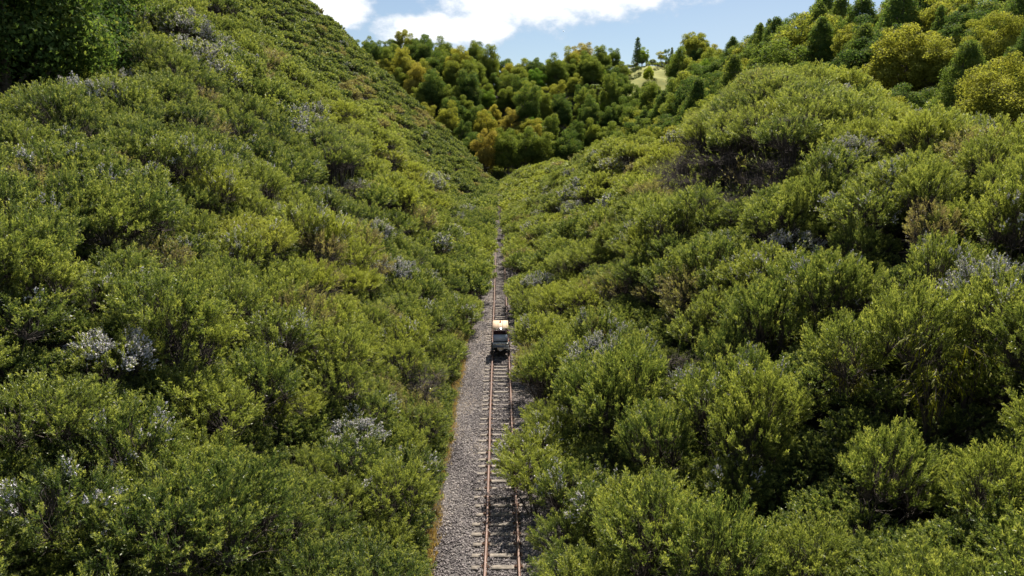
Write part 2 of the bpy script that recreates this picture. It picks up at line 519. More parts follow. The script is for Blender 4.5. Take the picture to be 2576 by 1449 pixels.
def bush_meshes(seed, plumes, sprigs, nleaf, ll, lw, R=1.42, H=2.6, stem_h=.42, flowers=0.0, flat=.85, twigs=30, droop=0.0, bare=0.0, nstems=None):
    """returns (stems mesh, crown mesh, flowers mesh or None); base at the origin"""
    rng = np.random.default_rng(seed)
    st, cr, fl = Geo(), Geo(), Geo()
    C = np.array([rng.uniform(-.12, .12), rng.uniform(-.12, .12), H * .60])
    # lumpy dome of plumes
    i = np.arange(plumes) + .5
    zz = 1 - i / plumes * 1.28
    ph = i * 2.399963 + rng.uniform(-.25, .25, plumes)
    rr = np.sqrt(np.maximum(1 - zz * zz, 0))
    d = unit(np.stack([rr * np.cos(ph), rr * np.sin(ph), zz], 1) + rng.normal(0, .13, (plumes, 3)))
    lob = .76 + .40 * vnoise(d[:, 0] * 2.1 + seed, d[:, 1] * 2.1 + d[:, 2], seed % 17) + rng.uniform(-.10, .16, plumes)
    rad = np.stack([R * lob, R * lob, (H * .42) * flat * lob], 1)
    keep = rng.random(plumes) > bare
    d, rad = d[keep], rad[keep]; n = len(d)
    base = C + d * rad * .62
    ax = unit(d * np.array([.75, .75, .5]) + np.array([0, 0, .62 - droop]) + rng.normal(0, .16, (n, 3)))
    L = rng.uniform(.5, 1.05, n) * R * .46
    # stems
    ns = nstems or rng.integers(4, 7)
    nodes = []
    for k in range(ns):
        a = k * 2 * np.pi / ns + rng.uniform(-.4, .4)
        reach = rng.uniform(.25, .55) * R
        p0 = np.array([.07 * np.cos(a), .07 * np.sin(a), -.25])
        pts = [p0]
        for t in (.33, .66, 1.0):
            pts.append(np.array([reach * t ** 1.4 * np.cos(a + .3 * t), reach * t ** 1.4 * np.sin(a + .3 * t), H * stem_h * t * 1.15]) + rng.normal(0, .05, 3))
        r0 = rng.uniform(.022, .04) * H / 2.5
        st.tube(pts, np.array([1, .8, .6, .42]) * r0, 5)
        nodes += [pts[2], pts[3]]
    nodes = np.array(nodes)
    for k in range(n):
        j = np.argmin(np.linalg.norm(nodes - base[k] + np.array([0, 0, .2]), axis=1) + rng.uniform(0, .25, len(nodes)))
        mid = (nodes[j] + base[k]) / 2 + rng.normal(0, .06, 3) - np.array([0, 0, .05])
        st.tube([nodes[j], mid, base[k], base[k] + ax[k] * L[k] * .7], [.014, .010, .007, .003], 3)
    # dead lower twigs
    for k in range(twigs):
        j = rng.integers(len(nodes))
        a = rng.uniform(0, 6.28)
        q = nodes[j] + np.array([np.cos(a) * rng.uniform(.2, .8) * R, np.sin(a) * rng.uniform(.2, .8) * R, rng.uniform(-.25, .4)])
        st.tube([nodes[j] - [0, 0, .1], (nodes[j] + q) / 2 + rng.normal(0, .08, 3), q], [.008, .006, .002], 3, 1)
    # sprigs of every plume
    t = rng.random((n, sprigs)) ** .8
    O = base[:, None] + ax[:, None] * (L[:, None] * t)[..., None]
    perp = unit(np.cross(ax[:, None], rng.normal(size=(n, sprigs, 3))))
    ang = rng.uniform(.22, .78, (n, sprigs, 1))
    D = unit(ax[:, None] * np.cos(ang) + perp * np.sin(ang) + np.array([0, 0, .10 - droop * .6]))
    Ls = L[:, None] * (.16 + .44 * (1 - t)) * rng.uniform(.7, 1.25, (n, sprigs))
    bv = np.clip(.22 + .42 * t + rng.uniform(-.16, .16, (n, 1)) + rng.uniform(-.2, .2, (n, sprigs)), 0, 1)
    O, D, Ls, bv = O.reshape(-1, 3), D.reshape(-1, 3), Ls.ravel(), bv.ravel()
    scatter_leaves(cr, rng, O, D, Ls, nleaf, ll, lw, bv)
    if flowers > 0:
        up = (D[:, 2] > -.1) & (O[:, 2] > C[2] - .1 * H)
        # flowers sit in patches of neighbouring plumes
        patch = vnoise(O[:, 0] * 1.7 + 9, O[:, 1] * 1.7 + O[:, 2], 5) + rng.uniform(-.2, .2, len(O))
        thr = np.quantile(patch, 1 - min(flowers, .98))
        s = up & (patch > thr)
        if s.any():
            nf = max(4, int(nleaf * .8))
            scatter_leaves(fl, rng, O[s], D[s], Ls[s] * 1.1, nf, ll * .85, lw * 2.3, np.full(s.sum(), .5), 0, spread=1.2, lo=.3)
    name = 'manuka'
    return (st.mesh(name + '_stems', [M['bark'], M['dead_twig']]), cr.mesh(name + '_crown', [M['manuka']]),
            fl.mesh(name + '_flowers', [M['flower']]) if fl.n else None)


def join_for_scatter(name, meshes):
    """one mesh of several (for stuff)"""
    V, F, var, mi, mats, n = [], [], [], [], [], 0
    for me in meshes:
        if me is None: continue
        k = len(me.vertices); a = np.empty(k * 3, np.float32); me.vertices.foreach_get('co', a)
        f = np.empty(len(me.polygons) * 3, np.int32); me.loops.foreach_get('vertex_index', f)
        q = np.empty(len(me.polygons), np.int32); me.polygons.foreach_get('material_index', q)
        v = np.empty(k, np.float32); me.attributes['var'].data.foreach_get('value', v)
        V.append(a.reshape(-1, 3)); F.append(f.reshape(-1, 3) + n); mi.append(q + len(mats)); var.append(v); n += k
        mats += list(me.materials)
    return tri_mesh(name, np.concatenate(V), np.concatenate(F), mats, np.concatenate(var), np.concatenate(mi))


def scatter_object(name, sources, P, variant, rot, scale, tint):
    """one stuff object: geometry-node copies of unlinked source meshes on a cloud of points"""
    P = np.asarray(P, np.float32).reshape(-1, 3)
    me = bpy.data.meshes.new(name)
    me.vertices.add(len(P))
    me.vertices.foreach_set('co', P.ravel())

    def att(n, t, key, a, dt=np.float32):
        x = me.attributes.new(n, t, 'POINT')
        x.data.foreach_set(key, np.ascontiguousarray(a, dt).ravel())
    att('variant', 'INT', 'value', variant, np.int32)
    att('turn', 'FLOAT_VECTOR', 'vector', rot)
    att('size', 'FLOAT_VECTOR', 'vector', scale)
    att('tint', 'FLOAT', 'value', tint)
    o = link(name, me)
    ng = bpy.data.node_groups.new(name + '_nodes', 'GeometryNodeTree')
    ng.interface.new_socket('Geometry', in_out='INPUT', socket_type='NodeSocketGeometry')
    ng.interface.new_socket('Geometry', in_out='OUTPUT', socket_type='NodeSocketGeometry')
    gi, go = ng.nodes.new('NodeGroupInput'), ng.nodes.new('NodeGroupOutput')
    L = ng.links.new
    jn = ng.nodes.new('GeometryNodeJoinGeometry')

    def named(n, dt):
        a = ng.nodes.new('GeometryNodeInputNamedAttribute')
        a.data_type = dt
        a.inputs['Name'].default_value = n
        return a.outputs['Attribute']
    va, ro, sc = named('variant', 'INT'), named('turn', 'FLOAT_VECTOR'), named('size', 'FLOAT_VECTOR')
    for i, smesh in enumerate(sources):
        so = bpy.data.objects.new(name + '_source', smesh)
        oi = ng.nodes.new('GeometryNodeObjectInfo')
        oi.inputs['Object'].default_value = so
        oi.inputs['As Instance'].default_value = False
        cmp_ = ng.nodes.new('FunctionNodeCompare')
        cmp_.data_type = 'INT'
        cmp_.operation = 'EQUAL'
        ints = [s for s in cmp_.inputs if s.type == 'INT']
        L(va, ints[0])
        ints[1].default_value = i
        ip = ng.nodes.new('GeometryNodeInstanceOnPoints')
        e2r = ng.nodes.new('FunctionNodeEulerToRotation')
        L(ro, e2r.inputs[0])
        L(gi.outputs[0], ip.inputs['Points'])
        L(cmp_.outputs[0], ip.inputs['Selection'])
        L(oi.outputs['Geometry'], ip.inputs['Instance'])
        L(e2r.outputs[0], ip.inputs['Rotation'])
        L(sc, ip.inputs['Scale'])
        L(ip.outputs[0], jn.inputs[0])
    L(jn.outputs[0], go.inputs[0])
    md = o.modifiers.new('scatter', 'NODES')
    md.node_group = ng
    return o


# ------------------------------------------------------------------ the setting: hillside ground, ballast bed, pasture
def axis_points(segs):
    out = []
    for a, b, s in segs:
        out += list(np.arange(a, b, s))
    return np.array(out + [segs[-1][1]])


def build_ground():
    xs = axis_points([(-2500, -400, 300), (-400, -180, 20), (-180, -70, 4), (-70, -9, 1.5), (-9, 9, .45), (9, 50, 1.5), (50, 140, 3), (140, 400, 20), (400, 2500, 300)])
    ys = axis_points([(-2000, -60, 300), (-60, 0, 4), (0, 120, 1.4), (120, 300, 2.5), (300, 460, 3.5), (460, 800, 30), (800, 4000, 400)])
    X, Y = np.meshgrid(xs, ys)
    Z = terrain(np.clip(X, -200, 220), np.clip(Y, -50, 620))
    V = np.stack([X, Y, Z], -1).reshape(-1, 3)
    nx, ny = len(xs), len(ys)
    i, j = np.meshgrid(np.arange(nx - 1), np.arange(ny - 1))
    a = (j * nx + i).ravel()
    F = np.concatenate([np.stack([a, a + 1, a + nx + 1], 1), np.stack([a, a + nx + 1, a + nx], 1)])
    o = link('hillside', tri_mesh('hillside', V, F, [M['ground']], smooth=True))
    tag(o, 'brown leaf litter ground of the steep valley sides', kind='structure')


build_ground()

TRACK_END = 292.0


def build_ballast():
    prof = [(-2.75, -.34), (-2.2, -.16), (-1.55, -.075), (1.55, -.075), (2.1, -.16), (2.6, -.34)]
    g = Geo()
    ys = np.arange(-14, TRACK_END + 1, 2.0)
    V, F = [], []
    for k, y in enumerate(ys):
        for x, z in prof:
            V.append((x + .12 * math.sin(y * .7 + x) * (abs(x) > 1.6), y, z))
    m = len(prof)
    for k in range(len(ys) - 1):
        for q in range(m - 1):
            a = k * m + q
            F += [(a, a + 1, a + m + 1), (a, a + m + 1, a + m)]
    g.add(V, F)
    tag(link('ballast_bed', g.mesh('ballast_bed', [M['ballast']])), 'grey gravel ballast bed under the railway track', kind='structure')
    # the loose stones on it
    rng = np.random.default_rng(3)
    src = []
    import bmesh
    for q in range(4):
        bm = bmesh.new()
        bmesh.ops.create_icosphere(bm, subdivisions=1, radius=1.0)
        for v in bm.verts:
            v.co *= rng.uniform(.72, 1.15)
            v.co.z *= .72
        me = bpy.data.meshes.new('ballast_stone')
        bm.to_mesh(me); bm.free()
        me.materials.append(M['stone'])
        src.append(me)
    P, S = [], []
    for y0, y1, dens, sz in [(16, 45, 330, .036), (45, 80, 190, .045), (80, 150, 70, .07), (150, 260, 22, .12)]:
        n = int((y1 - y0) * 5.0 * dens)
        x = rng.uniform(-2.75, 2.35, n); y = rng.uniform(y0, y1, n)
        z = np.interp(x, [p[0] for p in prof], [p[1] for p in prof]) + rng.uniform(-.01, .03, n) + .055 * (vnoise(x * 1.6, y * 1.6, 9) > .62) * (np.abs(x) < 1.3)
        # thin out at the edges
        edge = np.minimum(x + 2.8, 2.4 - x)
        k = rng.random(n) < np.clip(edge / .5, 0, 1)
        P.append(np.stack([x, y, z], 1)[k]); S.append(rng.uniform(.6, 1.35, n)[k] * sz)
    P = np.concatenate(P); S = np.concatenate(S); n = len(P)
    o = scatter_object('ballast_gravel', src, P, rng.integers(0, 4, n), rng.uniform(0, 6.28, (n, 3)), np.repeat(S[:, None], 3, 1) * rng.uniform(.75, 1.25, (n, 3)), np.clip(rng.beta(2, 2, n) - .28 * (np.abs(P[:, 0]) < .5) + .5 * (vnoise(P[:, 0] * .9, P[:, 1] * .5, 15) - .55), 0, .95) + .05 * (rng.random(n) < .08))
    tag(o, 'loose grey ballast stones along the track', kind='stuff')


build_ballast()


def build_pasture():
    xs = np.linspace(58, 104, 24); ys = np.linspace(386, 436, 24)
    X, Y = np.meshgrid(xs, ys)
    # an uneven paddock edge
    X = X + 4 * (vnoise(Y / 9, X / 9, 4) - .5); Y = Y + 5 * (vnoise(X / 9, Y / 9, 6) - .5)
    Z = terrain(X, Y) + .35
    nx = 24
    i, j = np.meshgrid(np.arange(23), np.arange(23))
    a = (j * nx + i).ravel()
    F = np.concatenate([np.stack([a, a + 1, a + nx + 1], 1), np.stack([a, a + nx + 1, a + nx], 1)])
    tag(link('pasture', tri_mesh('pasture', np.stack([X, Y, Z], -1).reshape(-1, 3), F, [M['pasture']], smooth=True)), 'yellow green pasture on the ridge behind the trees', kind='structure')


build_pasture()

# ------------------------------------------------------------------ railway track
def empty(name, loc=(0, 0, 0), rz=0):
    o = bpy.data.objects.new(name, None)
    COL.objects.link(o)
    o.location = loc
    o.rotation_euler = (0, 0, rz)
    o.empty_display_size = .2
    return o


def build_track():
    t = tag(empty('railway_track'), 'single narrow railway track with rusty rails running up the valley', 'railway track')
    prof = [(-.06, .0), (.06, .0), (.06, .014), (.012, .03), (.012, .098), (.034, .108), (.034, .145), (.026, .152), (-.026, .152), (-.034, .145), (-.034, .108), (-.012, .098), (-.012, .03), (-.06, .014)]
    ys = np.concatenate([np.arange(-14, 60, 2.0), np.arange(60, TRACK_END, 8.0)])
    for sx in (-.568, .568):
        g = Geo()
        m = len(prof)
        wob = .012 * np.sin(ys * .31 + sx) + .008 * np.sin(ys * .83)
        V = [(sx + x + w, y, z + .004) for y, w in zip(ys, wob) for x, z in prof]
        F, mi = [], []
        for k in range(len(ys) - 1):
            for q in range(m):
                a, b = k * m + q, k * m + (q + 1) % m
                F += [(a, b, b + m), (a, b + m, a + m)]
                mi += [1 if q in (6, 7, 8) else 0] * 2
        g.add(V, F)
        me = tri_mesh('rail', np.array(V), np.array(F), [M['rail'], M['railhead']], mat_idx=np.array(mi))
        link('rail', me, t)
    rng = np.random.default_rng(8)
    smesh = []
    for q in range(5):
        g = Geo()
        nseg = 6
        # slightly split, uneven timber
        xs = np.linspace(-1.07, 1.07, nseg)
        V, F = [], []
        for k, x in enumerate(xs):
            w = .105 + rng.uniform(-.008, .008); h = .0 + rng.uniform(-.008, .006)
            V += [(x, -w, -.13), (x, w, -.13), (x, w * .98, h - .008), (x, w * .9, h), (x, -w * .9, h), (x, -w * .98, h - .008)]
        for k in range(nseg - 1):
            for c in range(6):
                a, b = k * 6 + c, k * 6 + (c + 1) % 6
                F += [(a, a + 6, b + 6), (a, b + 6, b)]
        for e in (0, (nseg - 1) * 6):
            for c in range(1, 5):
                F.append((e, e + c, e + c + 1) if e else (e, e + c + 1, e + c))
        g.add(V, F)
        smesh.append(g.mesh('sleeper', [M['sleeper']]))
    g = Geo()
    g.box((0, 0, .012), (.30, .15, .02))
    for sx in (-.095, .095):
        for sy in (-.045, .045):
            g.box((sx, sy, .04), (.036, .036, .05), taper=(.7, .7))
    pmesh = g.mesh('rail_plate', [M['plate']])
    ks = [k for k in range(420) if 9.0 + k * .72 < TRACK_END]
    rest = Geo()
    for n, k in enumerate(ks):
        y = 9.0 + k * .72 + rng.uniform(-.03, .03)
        if n < 300:
            s = link('sleeper', smesh[k % 5], t, (rng.uniform(-.05, .05), y, -.005))
            s.rotation_euler = (0, 0, rng.uniform(-.02, .02) + (math.pi if k % 2 else 0))
            for sx in (-.568, .568):
                if y < 90:
                    p = link('rail_plate', pmesh, s)
                    # the plate stays under its rail
                    p.matrix_parent_inverse = s.matrix_world.inverted()
                    c, q = math.cos(-s.rotation_euler[2]), math.sin(-s.rotation_euler[2])
                    dx = sx - s.location.x
                    p.matrix_parent_inverse.identity()
                    p.location = (dx * c, dx * q, .0)
        else:
            rest.box((0, y, -.065), (2.14, .2, .13))
    if rest.n:
        r = link('distant_sleepers', rest.mesh('distant_sleepers', [M['sleeper']]), t)
        r['kind'] = 'stuff'


build_track()

# ------------------------------------------------------------------ scrub on both banks
ORD = ['zeroth', 'first', 'second', 'third', 'fourth', 'fifth', 'sixth', 'seventh', 'eighth', 'ninth', 'tenth', 'eleventh', 'twelfth', 'thirteenth', 'fourteenth', 'fifteenth', 'sixteenth', 'seventeenth', 'eighteenth', 'nineteenth']
TENS = ['', '', 'twenty', 'thirty', 'forty', 'fifty', 'sixty']


def ordinal(n):
    if n < 20: return ORD[n]
    t, u = divmod(n, 10)
    return (TENS[t] + '-' + ORD[u]) if u else TENS[t][:-1] + 'ieth'


NEAR = [bush_meshes(100 + i, 165, 17, 14, .043, .0165) for i in range(6)]
NEAR_FL = [bush_meshes(150 + i, 165, 17, 14, .043, .0165, flowers=.5) for i in range(2)]
NEAR_SP = [bush_meshes(160 + i, 165, 17, 14, .043, .0165, flowers=.05) for i in range(2)]
NEAR_BARE = [bush_meshes(170 + i, 130, 11, 9, .050, .018, bare=.3, twigs=120) for i in range(2)]
TALL = [bush_meshes(180 + i, 150, 18, 10, .066, .024, R=2.1, H=6.2, stem_h=.68, flat=.42, twigs=110, nstems=10) for i in range(3)]
THICKET = [bush_meshes(190 + i, 60, 6, 7, .048, .018, R=1.5, H=3.2, stem_h=.6, bare=.7, twigs=220, nstems=9) for i in range(2)]
MID = [bush_meshes(200 + i, 130, 12, 9, .080, .030, twigs=8) for i in range(5)]
MID_FL = [bush_meshes(220 + i, 120, 11, 8, .092, .034, twigs=8, flowers=.4) for i in range(2)]
MID_BARE = [bush_meshes(230 + i, 100, 8, 7, .085, .03, twigs=50, bare=.25) for i in range(1)]
FAR = [bush_meshes(240 + i, 90, 9, 5, .17, .066, twigs=0) for i in range(4)]
FAR_FL = [bush_meshes(260, 90, 9, 5, .17, .066, twigs=0, flowers=.4)]

# pixel neighbourhoods of the photo (2576 wide): flowering, bare/bronze, tall stands and clearings
FLOWERING = [(365, 950, 135), (1990, 640, 75), (2400, 810, 110), (490, 120, 75), (740, 320, 60), (345, 70, 35), (2230, 690, 60), (1900, 640, 30), (1480, 900, 45), (150, 1390, 50),
             (120, 130, 40), (1090, 470, 30), (20, 260, 40), (2200, 200, 40), (1850, 270, 50), (2180, 420, 60), (860, 1130, 40), (1900, 430, 40), (280, 250, 50), (1450, 505, 40), (390, 345, 45)]
BRONZE = [(2070, 960, 45), (1150, 960, 60), (1180, 880, 50), (470, 250, 45), (140, 170, 50), (900, 230, 40), (1060, 300, 35), (2330, 560, 70), (1000, 1010, 80), (260, 620, 90), (1690, 790, 90), (1210, 370, 40), (650, 170, 50)]
BRIGHT = [(2060, 190, 90), (2480, 620, 80), (1450, 780, 70), (600, 520, 100), (700, 620, 120), (900, 350, 120), (1050, 480, 80), (1700, 420, 120), (2230, 330, 100), (230, 400, 50), (850, 720, 120), (1000, 1350, 140), (560, 1090, 70), (1620, 420, 100)]
TALLS = [(1850, 330, 125), (2000, 380, 70), (840, 440, 60), (2090, 160, 60)]
CLEAR = [(2330, 1160, 85), (2420, 1110, 60), (1965, 945, 45), (2120, 1070, 50), (2550, 1410, 80), (1690, 1320, 60)]
GAPS = [(1790, 490, 135), (1910, 510, 75), (850, 505, 50), (1060, 1045, 60), (1670, 1000, 40), (2200, 500, 45), (1740, 1190, 55)]


def in_any(px, py, zones):
    m = np.zeros(len(px), bool)
    for x, y, r in zones:
        m |= ((px - x) / r) ** 2 + ((py - y) / (r * .8)) ** 2 < 1
    return m


def mound(x, y, cell, sd):
    """1 at the middle of an irregular mound of bushes, 0 in the creases between mounds"""
    u, v = x / cell, y / cell
    i0, j0 = np.floor(u), np.floor(v)
    best = np.full(np.shape(x), 9.0); sec = np.full(np.shape(x), 9.0)
    for di in (-1, 0, 1):
        for dj in (-1, 0, 1):
            i, j = i0 + di, j0 + dj
            d = np.hypot(i + .1 + .8 * hash2(i, j, sd) - u, j + .1 + .8 * hash2(i, j, sd + 3) - v)
            sec = np.where(d < best, best, np.minimum(sec, d))
            best = np.minimum(best, d)
    return np.clip((sec - best) * 1.8, 0, 1)


def build_scrub():
    rng = np.random.default_rng(21)
    rows = []
    y = 5.0
    ri = 0
    while y < 288:
        sp = 2.0 if y < 70 else (2.2 if y < 140 else 2.6)
        for side in (-1, 1):
            x = np.interp(y, [34, 44, 54, 90, 180, 260], [3.8, 3.1, 2.6, 2.45, 2.5, 2.1]) if side < 0 else np.interp(y, [15, 45, 90, 180, 260], [2.35, 2.35, 2.3, 2.45, 2.1])
            ci = 0
            lim = 92 if side < 0 else 40
            while x < lim:
                rows.append((side, ri, ci, side * x, y, sp))
                x += (1.62 if y < 70 else 1.8 if y < 140 else 2.1) * rng.uniform(.9, 1.1)
                ci += 1
        y += sp
        ri += 1
    A = np.array(rows)
    side, ri, ci, x, y, sp = A.T
    n = len(A)
    x = x + rng.uniform(-.5, .5, n) * np.where(ci == 0, .4, 1)
    y = y + rng.uniform(-.7, .7, n)
    z = terrain(x, y)
    # vegetated extents: right bank only as far as its crest, left bank up to the forest
    I = np.interp
    cl = I(y, [-40, 12, 25, 38, 58, 80, 110, 150, 200, 270, 330], [9, 10, 11.5, 14.5, 20.5, 28, 39, 50, 57, 62, 60])
    ok = np.where(side < 0, (-x - 2.6) < cl / .9 + 7, x < I(y, [0, 32, 62, 105, 186, 268], [27, 27, 33, 27, 20, 12]))
    hgt = .60 + .72 * mound(x, y, 6.5, 41) + .25 * vnoise(x / 4, y / 4, 11) + rng.uniform(-.12, .16, n)
    hgt = np.where((ci == 0) & (y < 50), hgt * .86, hgt)
    wid = hgt ** .6 * rng.uniform(.92, 1.12, n) * np.where(y > 140, 1.3, np.where(y > 70, 1.18, np.where(y > 40, 1.08, 1.0)))
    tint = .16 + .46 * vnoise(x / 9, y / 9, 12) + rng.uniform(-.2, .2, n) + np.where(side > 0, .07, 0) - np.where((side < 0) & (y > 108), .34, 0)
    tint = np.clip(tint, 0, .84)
    brz = rng.random(n) < .05
    C = np.stack([x, y, z + 1.5 * hgt], 1)
    px, py, w = project(C)
    B = np.stack([x, y, z + .5], 1)
    qx, qy, _ = project(B)
    flower = in_any(px, py, FLOWERING) & (rng.random(n) < .8) | ((rng.random(n) < .035) & (w > 45))
    flower &= (w > 0)
    bronze = (in_any(px, py, BRONZE) & (rng.random(n) < .7)) | brz
    bright = in_any(px, py, BRIGHT)
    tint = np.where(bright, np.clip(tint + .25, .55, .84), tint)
    tint = np.where(bronze & ~flower, rng.uniform(.88, 1.0, n), tint)
    tall = in_any(px, py, TALLS) & (w < 90) & (w > 0)
    gap = in_any(qx, qy, GAPS) & ~tall & (w < 90)
    thick = gap & (w > 0)
    ok &= ~((in_any(px, py, CLEAR) | in_any(qx, qy - 30, CLEAR)) & (side > 0) & (w < 60))
    # keep clear of the track; overhang by the right rail
    over = (side > 0) & (ci == 0) & (y > 24.2) & (y < 28.6)
    x = np.where(over, 1.15, x); hgt = np.where(over, 1.15, hgt); wid = np.where(over, 1.25, wid)
    tint = np.where(over, .62, tint)
    z = np.where(over, terrain(x, y), z)
    lowcut = (ci == 0) & (y > 40) & (y < 52)
    x = np.where(lowcut, x + side * .35, x)
    over2 = (side > 0) & (ci == 0) & (y > 31) & (y < 45)
    x = np.where(over2, x - .25, x); hgt = np.where(over2, hgt * 1.15, hgt)
    openr = (side > 0) & (y < 30) & (ci > 1)
    ok &= ~(openr & (rng.random(n) < .28))
    hgt = np.where(openr, hgt * 1.12, hgt); wid = np.where(openr, wid * .86, wid)
    tint = np.where(openr & (tint < .86), tint * .72, tint)  # near right bank: its heavy shade is put into the leaf tint too
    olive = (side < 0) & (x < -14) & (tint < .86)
    tint = np.where(olive, tint * .85, tint)  # shade over the far left bank painted in as a darker leaf tint
    # on camera (with a margin for a step aside)
    ok &= (w > 3) & (px > -420) & (px < 3000) & (py > -330) & (py < 1750)
    P = np.stack([x, y, z - .05], 1)
    vis = visible(np.stack([x, y, z + 2.3 * hgt], 1), canopy=.9)
    inframe = (px > 5) & (px < 2570) & (py > 5) & (py < 1440)
    dist = np.linalg.norm(P - CAM, axis=1)
    wide = np.where(tall, 1.9, 1.3 * wid)
    score = np.where(ok & vis & inframe, wide / dist, 0)
    order = np.argsort(-score)
    pick = np.zeros(n, bool)
    pick[[k for k in order[:300] if score[k] > 0]] = True
    rot = rng.uniform(0, 6.283, n)
    var = rng.integers(0, 1000, n)
    # rows as one counts them in the photo, per bank
    for sgn, bank in ((-1, 'left bank'), (1, 'right bank')):
        rws = sorted(set(ri[pick & (side == sgn)].astype(int)))
        for rr_, r in enumerate(rws):
            ks = [k for k in np.where(pick & (side == sgn) & (ri == r))[0]]
            ks.sort(key=lambda k: abs(x[k]))
            for c_, k in enumerate(ks):
                where = f'{bank}, {ordinal(rr_ + 1)} row from photo bottom, {ordinal(c_ + 1)} up from the track'
                near = dist[k] < 70
                if tall[k]:
                    mset, look, nm = TALL, 'tall bare-stemmed manuka', 'manuka_tree'
                elif thick[k]:
                    mset, look, nm = THICKET, 'leafless dark manuka', 'manuka_bush'
                elif flower[k]:
                    mset, look, nm = (NEAR_FL if near else MID_FL), 'white-flowering manuka', 'manuka_bush'
                elif bronze[k]:
                    mset, look, nm = NEAR_BARE, 'bronze twiggy manuka', 'manuka_bush'
                else:
                    mset = (NEAR if var[k] % 4 else NEAR_SP) if near else MID
                    look = 'dark green manuka' if tint[k] < .3 else 'olive manuka' if tint[k] < .52 else 'yellow-green manuka' if tint[k] < .7 else 'bright lime manuka'
                    nm = 'manuka_bush'
                st, cr, fl = mset[var[k] % len(mset)]
                root = empty(nm, P[k], rot[k])
                s = 1.0 if tall[k] else hgt[k]
                root.scale = (1, 1, s) if tall[k] else (wid[k], wid[k], hgt[k])
                root.rotation_euler = (rng.uniform(-.1, .1), rng.uniform(-.1, .1) - .06 * side[k], rot[k])
                tag(root, f'{look} {"tree" if tall[k] else "bush"}, {where}', 'bush' if nm == 'manuka_bush' else 'tree', 'manuka scrub on the valley sides')
                link('stems', st, root)
                c = link('crown', cr, root)
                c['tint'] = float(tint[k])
                if fl is not None:
                    link('flowers', fl, root)['kind'] = 'stuff'
    # everything else
    rest = ok & ~pick
    # hidden far ones behind the crests are left out
    rest &= vis | (dist < 110)
    k = np.where(rest)[0]
    src, lut = [], {}
    for key, sets in (('near', NEAR), ('near_fl', NEAR_FL), ('near_bare', NEAR_BARE), ('tall', TALL), ('thick', THICKET), ('mid', MID), ('mid_fl', MID_FL), ('mid_bare', MID_BARE), ('far', FAR), ('far_fl', FAR_FL)):
        lut[key] = (len(src), len(sets))
        for s in sets:
            src.append(join_for_scatter('scrub_source', s))
    vi = np.zeros(len(k), int)
    for q, kk in enumerate(k):
        d = dist[kk]
        lod = 'near' if d < 62 else 'mid' if d < 140 else 'far'
        if tall[kk]: key = 'tall'
        elif thick[kk]: key = 'thick'
        elif flower[kk]: key = lod + '_fl'
        elif bronze[kk] and lod != 'far': key = lod + '_bare'
        else: key = lod
        a, m = lut[key]
        vi[q] = a + var[kk] % m
    sc = np.where(tall[k][:, None], 1.0, np.stack([wid[k], wid[k], hgt[k]], 1))
    rv = np.stack([rng.uniform(-.1, .1, len(k)), rng.uniform(-.1, .1, len(k)), rot[k]], 1)
    # saplings and low growth between the bushes
    m = 9500
    fx = np.where(rng.random(m) < .55, -1, 1) * (3.0 + 32 * rng.random(m) ** 1.3); fy = 6 + 80 * rng.random(m) ** 1.7
    fz = terrain(fx, fy)
    Fp = np.stack([fx, fy, fz - .1], 1)
    ax_, ay_, aw_ = project(Fp)
    fk = (aw_ > 3) & (ax_ > -300) & (ax_ < 2880) & (ay_ < 1650)
    Fp = Fp[fk]; m = len(Fp)
    a0, am = lut['mid']
    fs = rng.uniform(.35, .62, m)
    Pk = np.concatenate([P[k], Fp])
    vi = np.concatenate([vi, a0 + rng.integers(0, am, m)])
    rv = np.concatenate([rv, np.stack([np.zeros(m), np.zeros(m), rng.uniform(0, 6.28, m)], 1)])
    sc = np.concatenate([sc, np.stack([fs * 1.1, fs * 1.1, fs], 1)])
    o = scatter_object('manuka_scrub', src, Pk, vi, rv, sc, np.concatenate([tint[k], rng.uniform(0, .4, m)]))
    tag(o, 'dense mass of manuka scrub covering the farther valley sides', kind='stuff')
    print('scrub: picked', pick.sum(), 'rest', len(k))


build_scrub()

